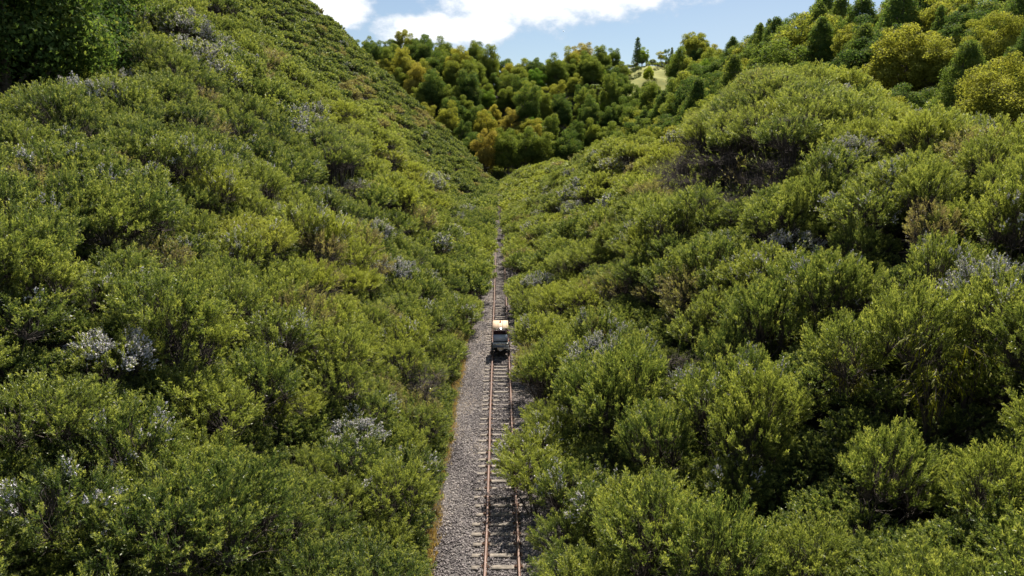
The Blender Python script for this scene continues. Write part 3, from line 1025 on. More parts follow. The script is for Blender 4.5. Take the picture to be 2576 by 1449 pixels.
# ------------------------------------------------------------------ forest trees
def tree_meshes(seed, kind, leaf=.34):
    rng = np.random.default_rng(seed)
    tr, cr = Geo(), Geo()
    if kind == 'dome':
        H, R, nb, br = 10.0, 3.5, 62, (.55, 1.25)
        i = np.arange(nb) + .5
        zz = 1 - i / nb * 1.55
        ph = i * 2.4 + rng.uniform(-.4, .4, nb)
        rr = np.sqrt(np.maximum(1 - zz * zz, 0))
        C = np.stack([rr * np.cos(ph) * R * .78, rr * np.sin(ph) * R * .78, 5.9 + zz * 3.9], 1) * rng.uniform(.74, 1.12, (nb, 1)) * (.82 + .36 * vnoise(np.cos(ph) * 1.5 + seed, zz * 1.8 + np.sin(ph), 3))[:, None]
        B = rng.uniform(*br, nb)
    elif kind == 'cone':
        H, R, nb, br = 12.0, 3.8, 74, (.65, 1.15)
        h = (np.arange(nb) + .5) / nb
        ph = np.arange(nb) * 2.4 + rng.uniform(-.3, .3, nb)
        rad = R * (1 - h ** 1.8) * (.86 + .14 * rng.random(nb)) + .15
        C = np.stack([rad * .85 * np.cos(ph), rad * .85 * np.sin(ph), 1.0 + h * 10.6], 1)
        B = rng.uniform(*br, nb) * (1.1 - .45 * h)
    elif kind == 'spire':
        H, R, nb, br = 12.5, 1.7, 46, (.45, .8)
        h = (np.arange(nb) + .5) / nb
        ph = np.arange(nb) * 2.4
        rad = R * (1 - h) ** .6 * (.6 + .4 * rng.random(nb))
        C = np.stack([rad * np.cos(ph), rad * np.sin(ph), 2.2 + h * 10.0], 1)
        B = rng.uniform(*br, nb) * (1.1 - .5 * h)
    else:  # open, layered crown with the stem showing
        H, R, nb, br = 10.5, 3.4, 15, (.7, 1.2)
        h = rng.uniform(.45, 1.0, nb)
        ph = np.arange(nb) * 2.4
        rad = R * (.3 + .7 * rng.random(nb)) * (1.15 - .5 * h)
        C = np.stack([rad * np.cos(ph), rad * np.sin(ph), h * 9.8], 1)
        B = rng.uniform(*br, nb)
    # bole and limbs
    lean = rng.normal(0, .35, 2)
    top = np.array([lean[0], lean[1], H * .80])
    path = [np.array([0, 0, -1.2]), np.array([lean[0] * .2, lean[1] * .2, H * .25]), np.array([lean[0] * .6, lean[1] * .6, H * .55]), top]
    tr.tube(path, [.24, .19, .13, .05], 6)
    for q in range(0, nb, 2):
        t = np.clip(C[q, 2] / (H * .85) - .15, .12, .95)
        s = path[0] + (top - path[0]) * t
        tr.tube([s, (s + C[q]) / 2 + [0, 0, -.15], C[q]], [.08, .055, .025], 4)
    # leaf faces over every clump
    for q in range(len(C)):
        per = int(150 * (B[q] / .9) ** 2 * (.34 / leaf) ** 2)
        d = unit(rng.normal(size=(per, 3)) + np.array([0, 0, .35]))
        bump = .62 + .62 * rng.random((per, 1)) ** 1.2
        P = C[q] + d * B[q] * bump * np.array([1.1, 1.1, .82])
        nrm = unit(d + rng.normal(0, .55, (per, 3)))
        a = unit(np.cross(nrm, rng.normal(size=(per, 3))))
        b = np.cross(nrm, a)
        s = leaf * rng.uniform(.6, 1.25, (per, 1))
        T = np.stack([P - a * s * .5 - b * s * .3, P + a * s * .5 - b * s * .3, P + b * s * .62 + nrm * s * .12], 1)
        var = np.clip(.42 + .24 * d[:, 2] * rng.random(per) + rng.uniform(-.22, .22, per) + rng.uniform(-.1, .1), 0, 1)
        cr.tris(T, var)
    return tr.mesh('tree_trunk', [M['tree_bark']]), cr.mesh('tree_crown', [M['tree']])


def fern_meshes(seed, H=4.0, nf=17, L=2.1, pairs=15, slim=1.0):
    rng = np.random.default_rng(seed)
    tr, cr = Geo(), Geo()
    tr.tube([(0, 0, -.8), (rng.uniform(-.1, .1), rng.uniform(-.1, .1), H * .5), (0, 0, H)], [.16, .12, .14], 7)
    for q in range(26):      # old frond bases and skirt
        a = rng.uniform(0, 6.28); z = rng.uniform(H * .55, H)
        tr.tube([(.1 * np.cos(a), .1 * np.sin(a), z), (.35 * np.cos(a), .35 * np.sin(a), z - rng.uniform(.3, .9))], [.03, .01], 3)
    for f in range(nf):
        a = f * 2.4 + rng.uniform(-.2, .2)
        up = rng.uniform(.25, .75)
        l = L * rng.uniform(.85, 1.15)
        t = np.linspace(0, 1, pairs + 2)
        r = l * (t - .18 * t ** 3)
        z = H + l * (up * t - (.55 + up * .55) * t ** 2.2)
        hx, hy = np.cos(a), np.sin(a)
        pts = np.stack([r * hx, r * hy, z], 1)
        cr.tube(pts[::3], np.linspace(.022, .006, len(pts[::3])), 3)
        sidev = np.array([-hy, hx, 0])
        T = []
        for k in range(1, pairs + 1):
            w = l * .27 * slim * np.sin(np.pi * min(1, (k + 1.5) / (pairs + 3))) ** .7
            fwd = pts[k + 1] - pts[k]
            for sgn in (-1, 1):
                tipp = pts[k] + sidev * sgn * w + fwd * .9 - np.array([0, 0, .16 * w])
                T += [(pts[k] - fwd * .22, pts[k] + fwd * .34, tipp)]
        cr.tris(np.array(T), np.clip(.45 + .35 * rng.random(len(T)), 0, 1))
    return tr.mesh('fern_trunk', [M['tree_bark']]), cr.mesh('fern_crown', [M['fern']])


TREES = {k: [tree_meshes(300 + 10 * i + j, k, leaf) for j in range(m)] for i, (k, m, leaf) in enumerate((('dome', 6, .21), ('cone', 3, .21), ('spire', 2, .2), ('open', 3, .2)))}
FINE = {'dome': [tree_meshes(380 + j, 'dome', .14) for j in range(3)], 'cone': [tree_meshes(390 + j, 'cone', .14) for j in range(2)]}
FERNS = [fern_meshes(400 + i, H=h) for i, h in enumerate((3.0, 4.2, 5.4))]
TIERS = {}


def plant_tree(nm, meshes, loc, rz, s, sz, tint, look, cat, tier):
    if math.hypot(loc[0], loc[1]) < 125:
        for kd, lst in FINE.items():
            if any(meshes is m for m in TREES[kd]):
                meshes = lst[int(abs(loc[0] * 7 + loc[1])) % len(lst)]
                break
    root = empty(nm, loc, rz)
    root.scale = (s, s, s * sz)
    link('trunk', meshes[0], root)
    c = link('crown', meshes[1], root)
    c['tint'] = float(tint)
    root['category'] = cat
    root['look'] = look
    TIERS.setdefault(tier, []).append(root)
    return root


def build_forest():
    rng = np.random.default_rng(77)
    cand = []
    # valley head: tiers up the slope
    for ti, y in enumerate(np.arange(304, 446, 9.6)):
        for x in np.arange(-95, 130, 9.0):
            cand.append((x + rng.uniform(-2.6, 2.6), y + rng.uniform(-3, 3), 'head', ti))
    # hill beyond the right bank
    for ti, x in enumerate(np.arange(47, 98, 8.4)):
        for y in np.arange(40, 300, 9.4):
            cand.append((x + rng.uniform(-2.2, 2.2), y + rng.uniform(-2.5, 2.5), 'right', ti))
    # dark stand above the left bank
    for ti, u in enumerate(np.arange(0, 44, 6.5)):
        for y in np.arange(18, 110, 7.0):
            uc = np.interp(y, [12, 25, 38, 58, 80, 110], [10, 11.5, 14.5, 20.5, 29, 41]) / .9 + 2.6
            cand.append((-(uc + 9 + u) + rng.uniform(-2, 2), y + rng.uniform(-2, 2), 'left', ti))
    A = np.array([(c[0], c[1]) for c in cand])
    z = terrain(A[:, 0], A[:, 1])
    top = np.stack([A[:, 0], A[:, 1], z + 9.0], 1)
    px, py, w = project(top)
    ok = (w > 5) & (px > -120) & (px < 2700) & (py > -160) & (py < 760) & visible(top, canopy=1.5, n=110)
    px2, py2, _ = project(np.stack([A[:, 0], A[:, 1], z], 1))
    ok &= ~((px > 1585) & (px < 1690) & (py > 95) & (py < 235) & (A[:, 1] < 438))
    pasture = (A[:, 0] > 66) & (A[:, 0] < 98) & (A[:, 1] > 384) & (A[:, 1] < 440)
    under, usz = [], []
    for k, (x, y, zone, ti) in enumerate(cand):
        if not ok[k]: continue
        if zone == 'head' and (x > 46 and z[k] < 3 + .85 * (x - 45) + 4 and y < 315): pass
        r, rr = rng.random(), rng.random()
        s = rng.uniform(1.05, 1.75)
        tone = vnoise(x / 16, y / 16, 31)
        loc = (x, y, z[k] - .2)
        rz = rng.uniform(0, 6.28)
        if zone == 'head':
            skyline = y > 428
            near_gully = abs(x + 3 - .03 * (y - 300)) < 8
            if pasture[k] and r < .72:
                continue
            if skyline and r < .55:
                kd = 'open' if rr < .7 else 'spire'
                plant_tree('open_crowned_tree', TREES[kd][rng.integers(len(TREES[kd]))], loc, rz, s * .75, 1.0, rng.uniform(.1, .35), 'dark thin tree', 'tree', ('skyline of the valley head', ti))
            elif r < (.34 if (x > 15 or near_gully) and y < 400 else .10):
                plant_tree('tree_fern', FERNS[rng.integers(3)], loc, rz, rng.uniform(1.5, 2.1), 1.0, rng.uniform(.3, 1.0), 'pale green tree fern', 'tree fern', ('valley head', ti))
                under.append((x, y))
            elif r > .93:
                plant_tree('bright_tree', TREES['dome'][rng.integers(5)], loc, rz, s * .7, .95, rng.uniform(.93, 1.0), 'bright yellow-green tree', 'tree', ('valley head', ti))
            elif r > .86:
                plant_tree('leafy_tree', TREES['dome'][rng.integers(5)], loc, rz, s * .8, .95, rng.uniform(.86, .91), 'fresh green leafy tree', 'tree', ('valley head', ti))
            elif r > .80:
                plant_tree('pale_tree', TREES['open'][rng.integers(3)], loc, rz, s * .9, .95, rng.uniform(.52, .6), 'pale thin-crowned tree', 'tree', ('valley head', ti))
            else:
                t = np.clip(.36 + .40 * (tone - .45) + rng.uniform(-.22, .24), .10, .78)
                plant_tree('broadleaf_tree', TREES['dome'][rng.integers(5)], loc, rz, s * 1.0, rng.uniform(.95, 1.3), t, 'rusty olive tree' if t > .62 else 'golden olive tree' if t > .5 else 'olive green tree' if t > .33 else 'dark green tree', 'tree', ('valley head', ti))
        elif zone == 'right':
            s *= float(np.interp(y, [40, 110, 160], [.62, .85, 1.0]))
            dark = y > 130 or tone < .5
            if r < (.26 if dark else .12):
                t = rng.uniform(.08, .32)
                plant_tree('conical_tree', TREES['cone'][rng.integers(3)], loc, rz, s * 1.0, rng.uniform(.85, 1.1), t, 'dark green conical tree', 'tree', ('hill behind the right bank', ti))
            elif r < .30:
                plant_tree('spire_tree', TREES['spire'][rng.integers(2)], loc, rz, s * .95, 1.0, rng.uniform(.15, .35), 'narrow dark spire tree', 'tree', ('hill behind the right bank', ti))
            else:
                t = rng.uniform(.06, .40) if r < (.82 if dark else .62) else rng.uniform(.42, .60)
                plant_tree('broadleaf_tree', TREES['dome'][rng.integers(6)], loc, rz, s * 1.05, rng.uniform(.75, 1.0), t, 'dark green rounded tree' if t < .41 else 'golden olive tree' if t < .62 else 'rusty olive tree', 'tree', ('hill behind the right bank', ti))
        else:
            t = rng.uniform(.03, .25) if rr < .75 else rng.uniform(.26, .4)
            plant_tree('dark_tree', TREES['dome' if r < .7 else 'cone'][rng.integers(3)], loc, rz, s, 1.05, t, 'dark shaded green tree' if t < .255 else 'mid green shaded tree', 'tree', ('crest above the left bank', ti))
    # label them along their tiers, from left to right in the photo
    byplace = {}
    for (place, ti), objs in TIERS.items():
        byplace.setdefault(place, []).append((ti, objs))
    tot = 0
    for place, lst in byplace.items():
        lst.sort(key=lambda e: e[0])
        for q, (ti, objs) in enumerate(lst):
            objs.sort(key=lambda o: project(np.array(o.location)[None])[0][0])
            for c, o in enumerate(objs):
                lk = o['look']
                del o['look']
                if place.startswith('skyline'):
                    lab = f'{lk} on the {place}, row {ordinal(q + 1)}, {ordinal(c + 1)} from the left'
                else:
                    lab = f'{lk}, {place}, {ordinal(q + 1)} tier up, {ordinal(c + 1)} from the left'
                tag(o, lab, group='trees of the ' + place)
                tot += 1
    print('trees', tot)
    # low growth under and between the trees
    n = 5200
    ux = rng.uniform(-100, 135, n); uy = rng.uniform(296, 446, n)
    n2 = 2600
    ux = np.concatenate([ux, rng.uniform(38, 98, n2)]); uy = np.concatenate([uy, rng.uniform(45, 300, n2)])
    n3 = 500
    yy = rng.uniform(15, 115, n3)
    uc = np.interp(yy, [12, 25, 38, 58, 80, 110], [10, 11.5, 14.5, 20.5, 29, 41]) / .9 + 2.6
    ux = np.concatenate([ux, -(uc + 9 + rng.uniform(0, 45, n3))]); uy = np.concatenate([uy, yy])
    uz = terrain(ux, uy)
    keep = ~((ux > 64) & (ux < 100) & (uy > 384) & (uy < 440) & (rng.random(len(ux)) < .9))
    Q = np.stack([ux, uy, uz - .15], 1)
    px, py, w = project(Q)
    keep &= (px > -150) & (px < 2750) & (py > -120) & visible(Q + [0, 0, 2.5], canopy=.5, n=100)
    Q = Q[keep]; n = len(Q)
    src = [join_for_scatter('undergrowth_source', s) for s in FAR]
    src += [join_for_scatter('undergrowth_source', fern_meshes(450, H=.6, nf=12, L=1.6, pairs=9))]
    vi = rng.choice([0, 1, 2, 3, 4], n, p=[.16, .16, .16, .16, .36])
    s = rng.uniform(.8, 1.7, n)
    o = scatter_object('forest_undergrowth', src, Q, vi, np.stack([np.zeros(n), np.zeros(n), rng.uniform(0, 6.28, n)], 1), np.stack([s, s, s * rng.uniform(.8, 1.2, n)], 1), np.where(vi == 4, rng.uniform(.1, .8, n), rng.uniform(.05, .6, n)))
    tag(o, 'low ferns and shrubs filling the ground between the forest trees', kind='stuff')
    print('undergrowth', n)


build_forest()


# single trees that stand out on the skyline: pixel of foot, distance, height
def build_landmarks():
    rng = np.random.default_rng(5)
    M_ = [  # px, y, height, width factor, kind, tint, name, label
        (1185, 428, 17, .55, 'open', .42, 'open_crowned_tree', 'tall gnarled tree with two tufts rising above the valley head skyline'),
        (1373, 432, 13, .55, 'open', .22, 'open_crowned_tree', 'dark slim tree alone on the lowest part of the skyline'),
        (1455, 424, 19, .95, 'dome', .72, 'broadleaf_tree', 'largest rust-coloured tree, pyramid crown breaking the middle skyline'),
        (1532, 434, 14, .85, 'dome', .26, 'broadleaf_tree', 'round dark green tree on the skyline left of the pointed conifer'),
        (1592, 434, 17, .8, 'spire', .16, 'conifer', 'pointed dark conifer standing on the skyline beside the fence'),
        (1663, 432, 11, .5, 'open', .18, 'open_crowned_tree', 'small layered dark tree on the pasture edge right of the fence'),
        (1325, 330, 12.5, 1.05, 'dome', .58, 'broadleaf_tree', 'rounded golden tree at the foot of the valley head'),
        (1620, 402, 9, .8, 'dome', .97, 'bright_tree', 'vivid yellow-green tree below the pasture patch'),
    ]
    for px, y, h, wf, kd, tint, nm, lab in M_:
        # place by bearing and by the ridge it stands on
        x = (px - 1257) / 1788 * y
        root = empty(nm, (x, y, tz(x, y) - .3), rng.uniform(0, 6.28))
        ms = TREES[kd][rng.integers(len(TREES[kd]))]
        sz = h / (12.0 if kd in ('cone', 'spire') else 10.0)
        root.scale = (sz * wf * (1.5 if kd == 'spire' else 1.15), sz * wf * (1.5 if kd == 'spire' else 1.15), sz)
        link('trunk', ms[0], root)
        c = link('crown', ms[1], root)
        c['tint'] = tint
        tag(root, lab, 'tree', 'single trees of the valley head')


build_landmarks()


def build_fence():
    f = empty('ridge_fence', (0, 0, 0))
    g = Geo()
    g.box((0, 0, .45), (.13, .13, 1.5))
    pm = g.mesh('fence_post', [M['tree_bark']])
    xs = np.arange(74, 112, 1.9)
    pts = []
    for i, x in enumerate(xs):
        y = 438 + .6 * math.sin(x * .2)
        z = tz(x, y) + .35
        link('post', pm, f, (x, y, z))
        pts.append((x, y, z))
    pts = np.array(pts)
    for h in (.35, .7, 1.05):
        w = Geo()
        w.tube(pts + [0, -.07, h], .012, 3)
        link('wire', w.mesh('fence_wire', [M['plate']]), f)
    tag(f, 'wooden post and wire fence along the pasture ridge', 'fence')


build_fence()

# ------------------------------------------------------------------ plants by themselves near the camera
def long_leaf_shrub(seed, n=26):
    rng = np.random.default_rng(seed)
    st, lv = Geo(), Geo()
    for b in range(n):
        a = rng.uniform(0, 6.28); reach = rng.uniform(.35, 1.25); top = rng.uniform(1.2, 2.5)
        pts = np.array([[0, 0, -.2], [reach * .35 * np.cos(a), reach * .35 * np.sin(a), top * .6], [reach * .8 * np.cos(a), reach * .8 * np.sin(a), top], [reach * 1.25 * np.cos(a), reach * 1.25 * np.sin(a), top - .12]])
        st.tube(pts, [.02, .014, .008, .004], 4)
        T, var = [], []
        for k in range(16):
            t = .35 + .65 * k / 16
            i = min(2, int(t * 3)); q = t * 3 - i
            p = pts[i] * (1 - q) + pts[i + 1] * q
            d = unit(np.array([np.cos(a + rng.uniform(-1.3, 1.3)), np.sin(a + rng.uniform(-1.3, 1.3)), rng.uniform(-1.0, .1)]))
            l = rng.uniform(.16, .28); wv = unit(np.cross(d, [0, 0, 1.0])) * .021
            m = p + d * l * .4
            T += [(p, m - wv, m + wv), (m - wv, p + d * l + [0, 0, -.03], m + wv)]
            v = rng.uniform(.2, 1); var += [v, v]
        lv.tris(np.array(T), np.array(var))
    return st.mesh('shrub_stems', [M['bark']]), lv.mesh('shrub_leaves', [M['longleaf']])


def build_specials():
    shr = [long_leaf_shrub(500), long_leaf_shrub(501)]
    spots = [(2330, 1130, 1.15, .75, 'long-leaved green shrub with yellow-lit drooping sprays deep in the dark right bank'),
             (2420, 1075, 1.0, .4, 'long-leaved dark green shrub beside the yellow-lit one on the right bank'),
             (1965, 915, .9, .95, 'yellow long-leaved shrub between manuka bushes on the mid right bank'),
             (2120, 1040, .9, .85, 'yellow-tipped long-leaved shrub below the bronze manuka on the right bank'),
             (2260, 905, .8, .9, 'small yellow long-leaved shrub above the bronze manuka on the right bank')]
    for i, (px, py, s, tint, lab) in enumerate(spots):
        h = hit(px, py + 40)
        root = empty('leafy_shrub', (h[0], h[1], tz(h[0], h[1]) + .25), i * 1.7)
        root.scale = (s * .85, s * .85, s * 1.2)
        link('stems', shr[i % 2][0], root)
        c = link('leaves', shr[i % 2][1], root)
        c['kind'] = 'stuff'
        c['tint'] = tint
        tag(root, lab, 'shrub', 'long-leaved shrubs on the right bank')
    nf = [fern_meshes(480 + i, H=2.0, nf=11, L=1.9, pairs=24, slim=.58) for i in range(2)]
    for i, (px, py, s, tint, lab) in enumerate([(2560, 1430, .6, .3, 'shaded tree fern at the very corner of the right bank, lower right'),
                                                (1690, 1310, .62, .55, 'small bright fern in the shade beside the right rail, lower right')]):
        h = hit(px, py)
        root = empty('tree_fern', (h[0], h[1], tz(h[0], h[1])), i * 2.1)
        root.scale = (s, s, s)
        link('trunk', nf[i % 2][0], root)
        c = link('crown', nf[i % 2][1], root)
        c['tint'] = tint
        tag(root, lab, 'tree fern', 'tree ferns low on the right bank')


build_specials()


def build_dry_grass():
    rng = np.random.default_rng(61)
    g = Geo()
    pts = []
    n = 3600
    y = 15 + 75 * rng.random(n) ** 1.4
    x = -2.72 + rng.normal(0, .2, n) + .15 * np.sin(y * .6)
    pts.append((x, y, np.full(n, 1.0)))
    n = 500
    y = 15 + 60 * rng.random(n); x = 2.45 + rng.normal(0, .16, n)
    pts.append((x, y, np.full(n, .8)))
    n = 900                                     # overgrown far end of the line
    y = rng.uniform(170, 290, n); x = rng.normal(0, .9, n)
    pts.append((x, y, np.full(n, 2.2)))
    x, y, s = (np.concatenate(q) for q in zip(*pts))
    z = np.maximum(terrain(x, y), np.where(np.abs(x) < 2.6, -.22, -5))
    m = 7
    S = len(x)
    a = rng.uniform(0, 6.28, (S, m))
    lean = rng.uniform(.1, .9, (S, m))
    l = rng.uniform(.10, .30, (S, m)) * s[:, None]
    base = np.stack([x, y, z], 1)[:, None] + np.stack([rng.normal(0, .05, (S, m)), rng.normal(0, .05, (S, m)), np.zeros((S, m)) - .02], -1)
    d = np.stack([np.cos(a) * lean, np.sin(a) * lean, np.ones((S, m))], -1)
    d = unit(d)
    w = np.stack([-np.sin(a), np.cos(a), np.zeros((S, m))], -1) * (.010 * s[:, None, None])
    T = np.stack([base - w, base + w, base + d * l[..., None]], 2)
    g.tris(T.reshape(-1, 3, 3), rng.random(S * m))
    o = link('dry_grass', g.mesh('dry_grass', [M['straw']]))
    o['tint'] = .6
    tag(o, 'straw coloured dry grass along the edge of the ballast', kind='stuff')


build_dry_grass()

# ------------------------------------------------------------------ the rail cart
M['tan'] = solid('tan_roof_paint', (0.58, 0.42, 0.28), rough=.75, c2=(0.62, 0.46, 0.32), scale=1.5, spec=.2)
M['cream'] = solid('cream_trim', (0.78, 0.70, 0.54), rough=.45, c2=(.72, .64, .48), scale=6)
M['grey'] = solid('grey_bodywork', (0.16, 0.165, 0.18), rough=.35, c2=(.20, .205, .22), scale=4, spec=.5, coat=.3)
M['silver'] = solid('silver_cowl', (0.74, 0.71, 0.65), rough=.35, metal=.0, c2=(.78, .75, .70), scale=4)
M['seam'] = solid('roof_seam', (0.30, 0.195, 0.12), rough=.6)
M['black'] = solid('black_frame', (0.018, 0.018, 0.02), rough=.5)
M['rubber'] = solid('tyre_rubber', (0.025, 0.026, 0.026), rough=.85)
M['steel'] = solid('wheel_steel', (0.35, 0.34, 0.30), rough=.4, metal=.7)
M['maroon'] = solid('maroon_seat', (0.055, 0.018, 0.026), rough=.6)
M['orange'] = solid('beacon_orange', (0.62, 0.10, 0.02), rough=.25, spec=.6)
M['yellow'] = solid('marker_yellow', (0.80, 0.62, 0.04), rough=.3)
M['white'] = solid('mirror_white', (0.75, 0.72, 0.68), rough=.2)


def glass_mat():
    m, t, out = new_mat('windscreen_sky_tone')
    p = N(t, 'ShaderNodeBsdfPrincipled', i_Roughness=.22)
    p.inputs['Base Color'].default_value = (.46, .52, .64, 1)  # blue-grey paints the reflected sky into the pane's own colour
    p.inputs['Metallic'].default_value = .0
    p.inputs['Specular IOR Level'].default_value = .8
    t.links.new(p.outputs[0], out.inputs['Surface'])
    return m


def lamp_mat():
    m, t, out = new_mat('headlamp_lit')
    e = N(t, 'ShaderNodeEmission')
    e.inputs['Color'].default_value = (1, .93, .95, 1)
    e.inputs['Strength'].default_value = 7
    t.links.new(e.outputs[0], out.inputs['Surface'])
    return m


M['glass'], M['lamp'] = glass_mat(), lamp_mat()


def bev(name, parts, mat, parent, width=.012, seg=2):
    """bevelled boxes (centre, size, rotation, taper) as one mesh"""
    import bmesh
    g = Geo()
    for p in parts:
        g.box(p[0], p[1], p[2] if len(p) > 2 else None, taper=p[3] if len(p) > 3 else (1, 1))
    me = g.mesh(name, [mat])
    bm = bmesh.new()
    bm.from_mesh(me)
    bmesh.ops.dissolve_limit(bm, angle_limit=.02, verts=bm.verts, edges=bm.edges)
    bmesh.ops.bevel(bm, geom=list(bm.edges), offset=width, segments=seg, affect='EDGES', clamp_overlap=True)
    bm.to_mesh(me)
    bm.free()
    return link(name, me, parent)


def lathe(name, prof, mat, parent, loc, axis='x', n=24):
    V, F = [], []
    m = len(prof)
    for k in range(n):
        a = 2 * math.pi * k / n
        for r, h in prof:
            c, s = r * math.cos(a), r * math.sin(a)
            V.append((h, c, s) if axis == 'x' else (c, s, h) if axis == 'z' else (c, h, s))
    for k in range(n):
        for q in range(m - 1):
            a, b = k * m + q, ((k + 1) % n) * m + q
            F += [(a, b, b + 1), (a, b + 1, a + 1)]
    g = Geo()
    g.add(V, F)
    return link(name, g.mesh(name, [mat]), parent, loc)


def build_cart():
    RT = .156                                  # rail top
    c = empty('rail_cart', (0, 47.1, RT))
    c.scale = (1.0, 1.0, 1.07)      # front axle at the origin; it faces the camera (-y)
    tag(c, 'small tan-roofed motor cart with lit headlamp riding on the rails', 'rail cart')
    # chassis and wheels
    bev('chassis', [((-.36, .72, .30), (.06, 2.2, .09)), ((.36, .72, .30), (.06, 2.2, .09)), ((0, .0, .24), (1.0, .06, .06)), ((0, 1.5, .24), (1.0, .06, .06)), ((0, .75, .33), (.78, 1.9, .03))], M['black'], c, .008)
    for y in (0.0, 1.5):
        for s in (-1, 1):
            w = bpy.data.objects.new('wheel', None)
            COL.objects.link(w)
            w.parent = c
            w.location = (s * .575, y, .235)
            w.empty_display_size = .1
            lathe('tyre', [(.14, -.055), (.215, -.062), (.235, -.045), (.235, .045), (.215, .062), (.14, .055)], M['rubber'], w, (0, 0, 0))
            lathe('rim', [(.0, .02 * s), (.06, .035 * s), (.10, .02 * s), (.142, .05 * s)], M['cream'], w, (0, 0, 0))
            lathe('flange', [(.10, -s * .058), (.262, -s * .062), (.262, -s * .080), (.10, -s * .084)], M['steel'], w, (0, 0, 0))
    # floor pan, seat box, rear body
    bev('floor_pan', [((0, .55, .40), (1.0, 1.5, .05))], M['black'], c)
    bev('seat_box', [((0, 1.22, .58), (1.0, .62, .34))], M['grey'], c, .03)
    st = bev('seat', [((0, 1.15, .80), (.96, .50, .12))], M['maroon'], c, .04, 3)
    bev('backrest', [((0, 1.44, 1.06), (.94, .10, .42), (-.15, 0, 0))], M['maroon'], st, .035, 3)
    bev('rear_deck', [((0, 1.72, .62), (1.0, .40, .28))], M['grey'], c, .03)
    # front bodywork
    bev('front_body', [((0, -.08, .625), (1.08, .36, .13), None, (.985, .9))], M['grey'], c, .03, 3)
    cow = bev('cowl', [((0, -.02, .765), (1.06, .30, .15), None, (.95, .72))], M['silver'], c, .03, 3)
    bev('recess_panel', [((0, -.165, .755), (.49, .03, .085), (-.22, 0, 0))], M['cream'], cow, .008)
    bev('recess_frame', [((0, -.163, .812), (.53, .035, .02)), ((0, -.178, .70), (.53, .035, .025)), ((-.265, -.17, .756), (.022, .035, .12)), ((.265, -.17, .756), (.022, .035, .12))], M['silver'], cow, .005)
    for s in (-1, 1):
        bev('lamp_recess', [((s * .40, -.155, .77), (.17, .03, .055), (-.25, 0, 0))], M['grey'], cow, .01)
    bev('dashboard', [((0, .10, .865), (.98, .30, .07))], M['black'], c, .015)
    bev('apron', [((0, -.20, .49), (.40, .03, .17), None, (1.14, 1))], M['cream'], c, .008)
    bev('tow_plate', [((0, -.22, .375), (.24, .04, .085))], M['silver'], c, .01)
    bev('bumper', [((0, -.285, .59), (1.06, .05, .06))], M['grey'], c, .02)
    # windscreen: lower half pane leaning back
    ws = bev('windscreen', [((0, .10, 1.10), (1.02, .014, .46), (-.24, 0, 0))], M['glass'], c, .004)
    bev('screen_frame', [((0, .155, 1.325), (1.03, .02, .02)), ((0, .045, .885), (1.03, .02, .02))], M['black'], ws, .004)
    lathe('wiper_knob', [(.0, -.03), (.03, -.03), (.03, .0), (.0, .0)], M['white'], ws, (.46, .03, 1.17), 'y', 10)
    # canopy posts
    for s in (-1, 1):
        g = Geo()
        g.tube([(s * .50, .02, .86), (s * .495, .14, 1.34), (s * .48, .20, 1.78)], .018, 6)
        link('roof_post', g.mesh('roof_post', [M['black']]), c)
        g = Geo()
        g.tube([(s * .48, 1.62, .70), (s * .48, 1.72, 1.20), (s * .47, 1.72, 1.78)], .018, 6)
        link('roof_post', g.mesh('roof_post', [M['black']]), c)
    # roof: shallow tray with two raised ribs
    roof = bev('roof', [((0, .92, 1.815), (1.08, 1.88, .075), (.03, 0, 0), (.965, .98))], M['tan'], c, .025, 3)
    for x in (-.16, .16):
        bev('roof_rib', [((x, .92, 1.858), (.028, 1.72, .02), (.03, 0, 0))], M['seam'], roof, .006)
    for x in (-.455, .455):
        bev('roof_lip', [((x, .92, 1.858), (.02, 1.74, .022), (.03, 0, 0))], M['seam'], roof, .006)
    bev('roof_visor', [((0, -.03, 1.775), (1.06, .03, .06))], M['cream'], roof, .01)
    be = lathe('beacon', [(.0, .13), (.028, .128), (.042, .105), (.046, .02), (.0, .02)], M['orange'], c, (-.01, 1.25, 1.862), 'z', 16)
    lathe('beacon_base', [(.0, .03), (.06, .028), (.062, .0), (.0, .0)], M['black'], be, (0, 0, 0), 'z', 16)
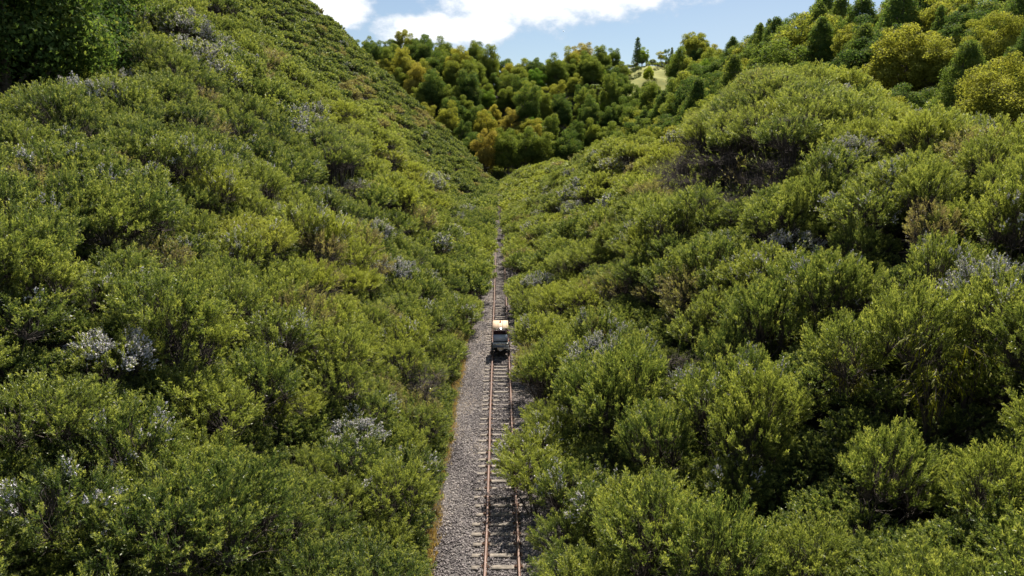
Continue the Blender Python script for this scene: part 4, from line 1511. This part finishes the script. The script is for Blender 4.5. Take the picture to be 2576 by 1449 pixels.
    h = lathe('headlamp', [(.0, .06), (.05, .05), (.075, .0), (.07, -.05), (.0, -.05)], M['black'], c, (.03, -.10, 1.80), 'y', 18)
    lathe('headlamp_lens', [(.0, -.07), (.032, -.066), (.052, -.054)], M['lamp'], h, (0, 0, 0), 'y', 18)
    lathe('headlamp_glow_ring', [(.052, -.055), (.078, -.052), (.078, -.02)], M['black'], h, (0, 0, 0), 'y', 18)
    for x in (-.37, .35):
        bev('marker_lamp', [((x, .02, 1.71), (.12, .03, .05), (0, .25 if x < 0 else -.25, 0))], M['yellow'], c, .015)
    bev('rear_view_mirror', [((-.11, .04, 1.71), (.13, .025, .045))], M['white'], c, .012)
    g = Geo()
    th = np.linspace(0, 2 * np.pi, 17)
    g.tube(np.stack([-.24 + .16 * np.cos(th), .42 + .07 * np.sin(th), 1.04 + .14 * np.sin(th)], 1), .014, 6)
    g.tube([(-.24, .42, 1.04), (-.24, .22, .88)], .016, 6)
    link('steering_wheel', g.mesh('steering_wheel', [M['black']]), c)
    bev('indicator', [((.575, .12, .93), (.07, .05, .07))], M['orange'], c, .015)
    bev('side_step', [((-.54, .55, .40), (.07, .8, .05)), ((.54, .55, .40), (.07, .8, .05))], M['black'], c, .01)


build_cart()


def build_bird():
    g = Geo()
    g.tube([(-.28, 0, 0), (-.16, 0, .01), (0, 0, .02), (.14, 0, .03), (.24, 0, .03)], [.02, .05, .075, .05, .015], 7)
    for s in (-1, 1):
        T = [((.10, 0, .04), (-.08, 0, .04), (.12, s * .32, .16)), ((-.08, 0, .04), (-.02, s * .34, .15), (.12, s * .32, .16)), ((.12, s * .32, .16), (-.02, s * .34, .15), (-.02, s * .66, .10))]
        g.tris(np.array(T))
    g.tris(np.array([((-.24, 0, .01), (-.42, .08, .01), (-.42, -.08, .01))]))
    b = link('bird', g.mesh('bird', [M['black']]))
    y = 230.0
    b.location = ((1412 - 1257) / 1788 * y, y, CAM[2] + (383 - 99) / 1788 * y)
    b.rotation_euler = (R_(20), R_(-10), R_(25))
    tag(b, 'small dark bird gliding in the sky above the valley head', 'bird')


build_bird()
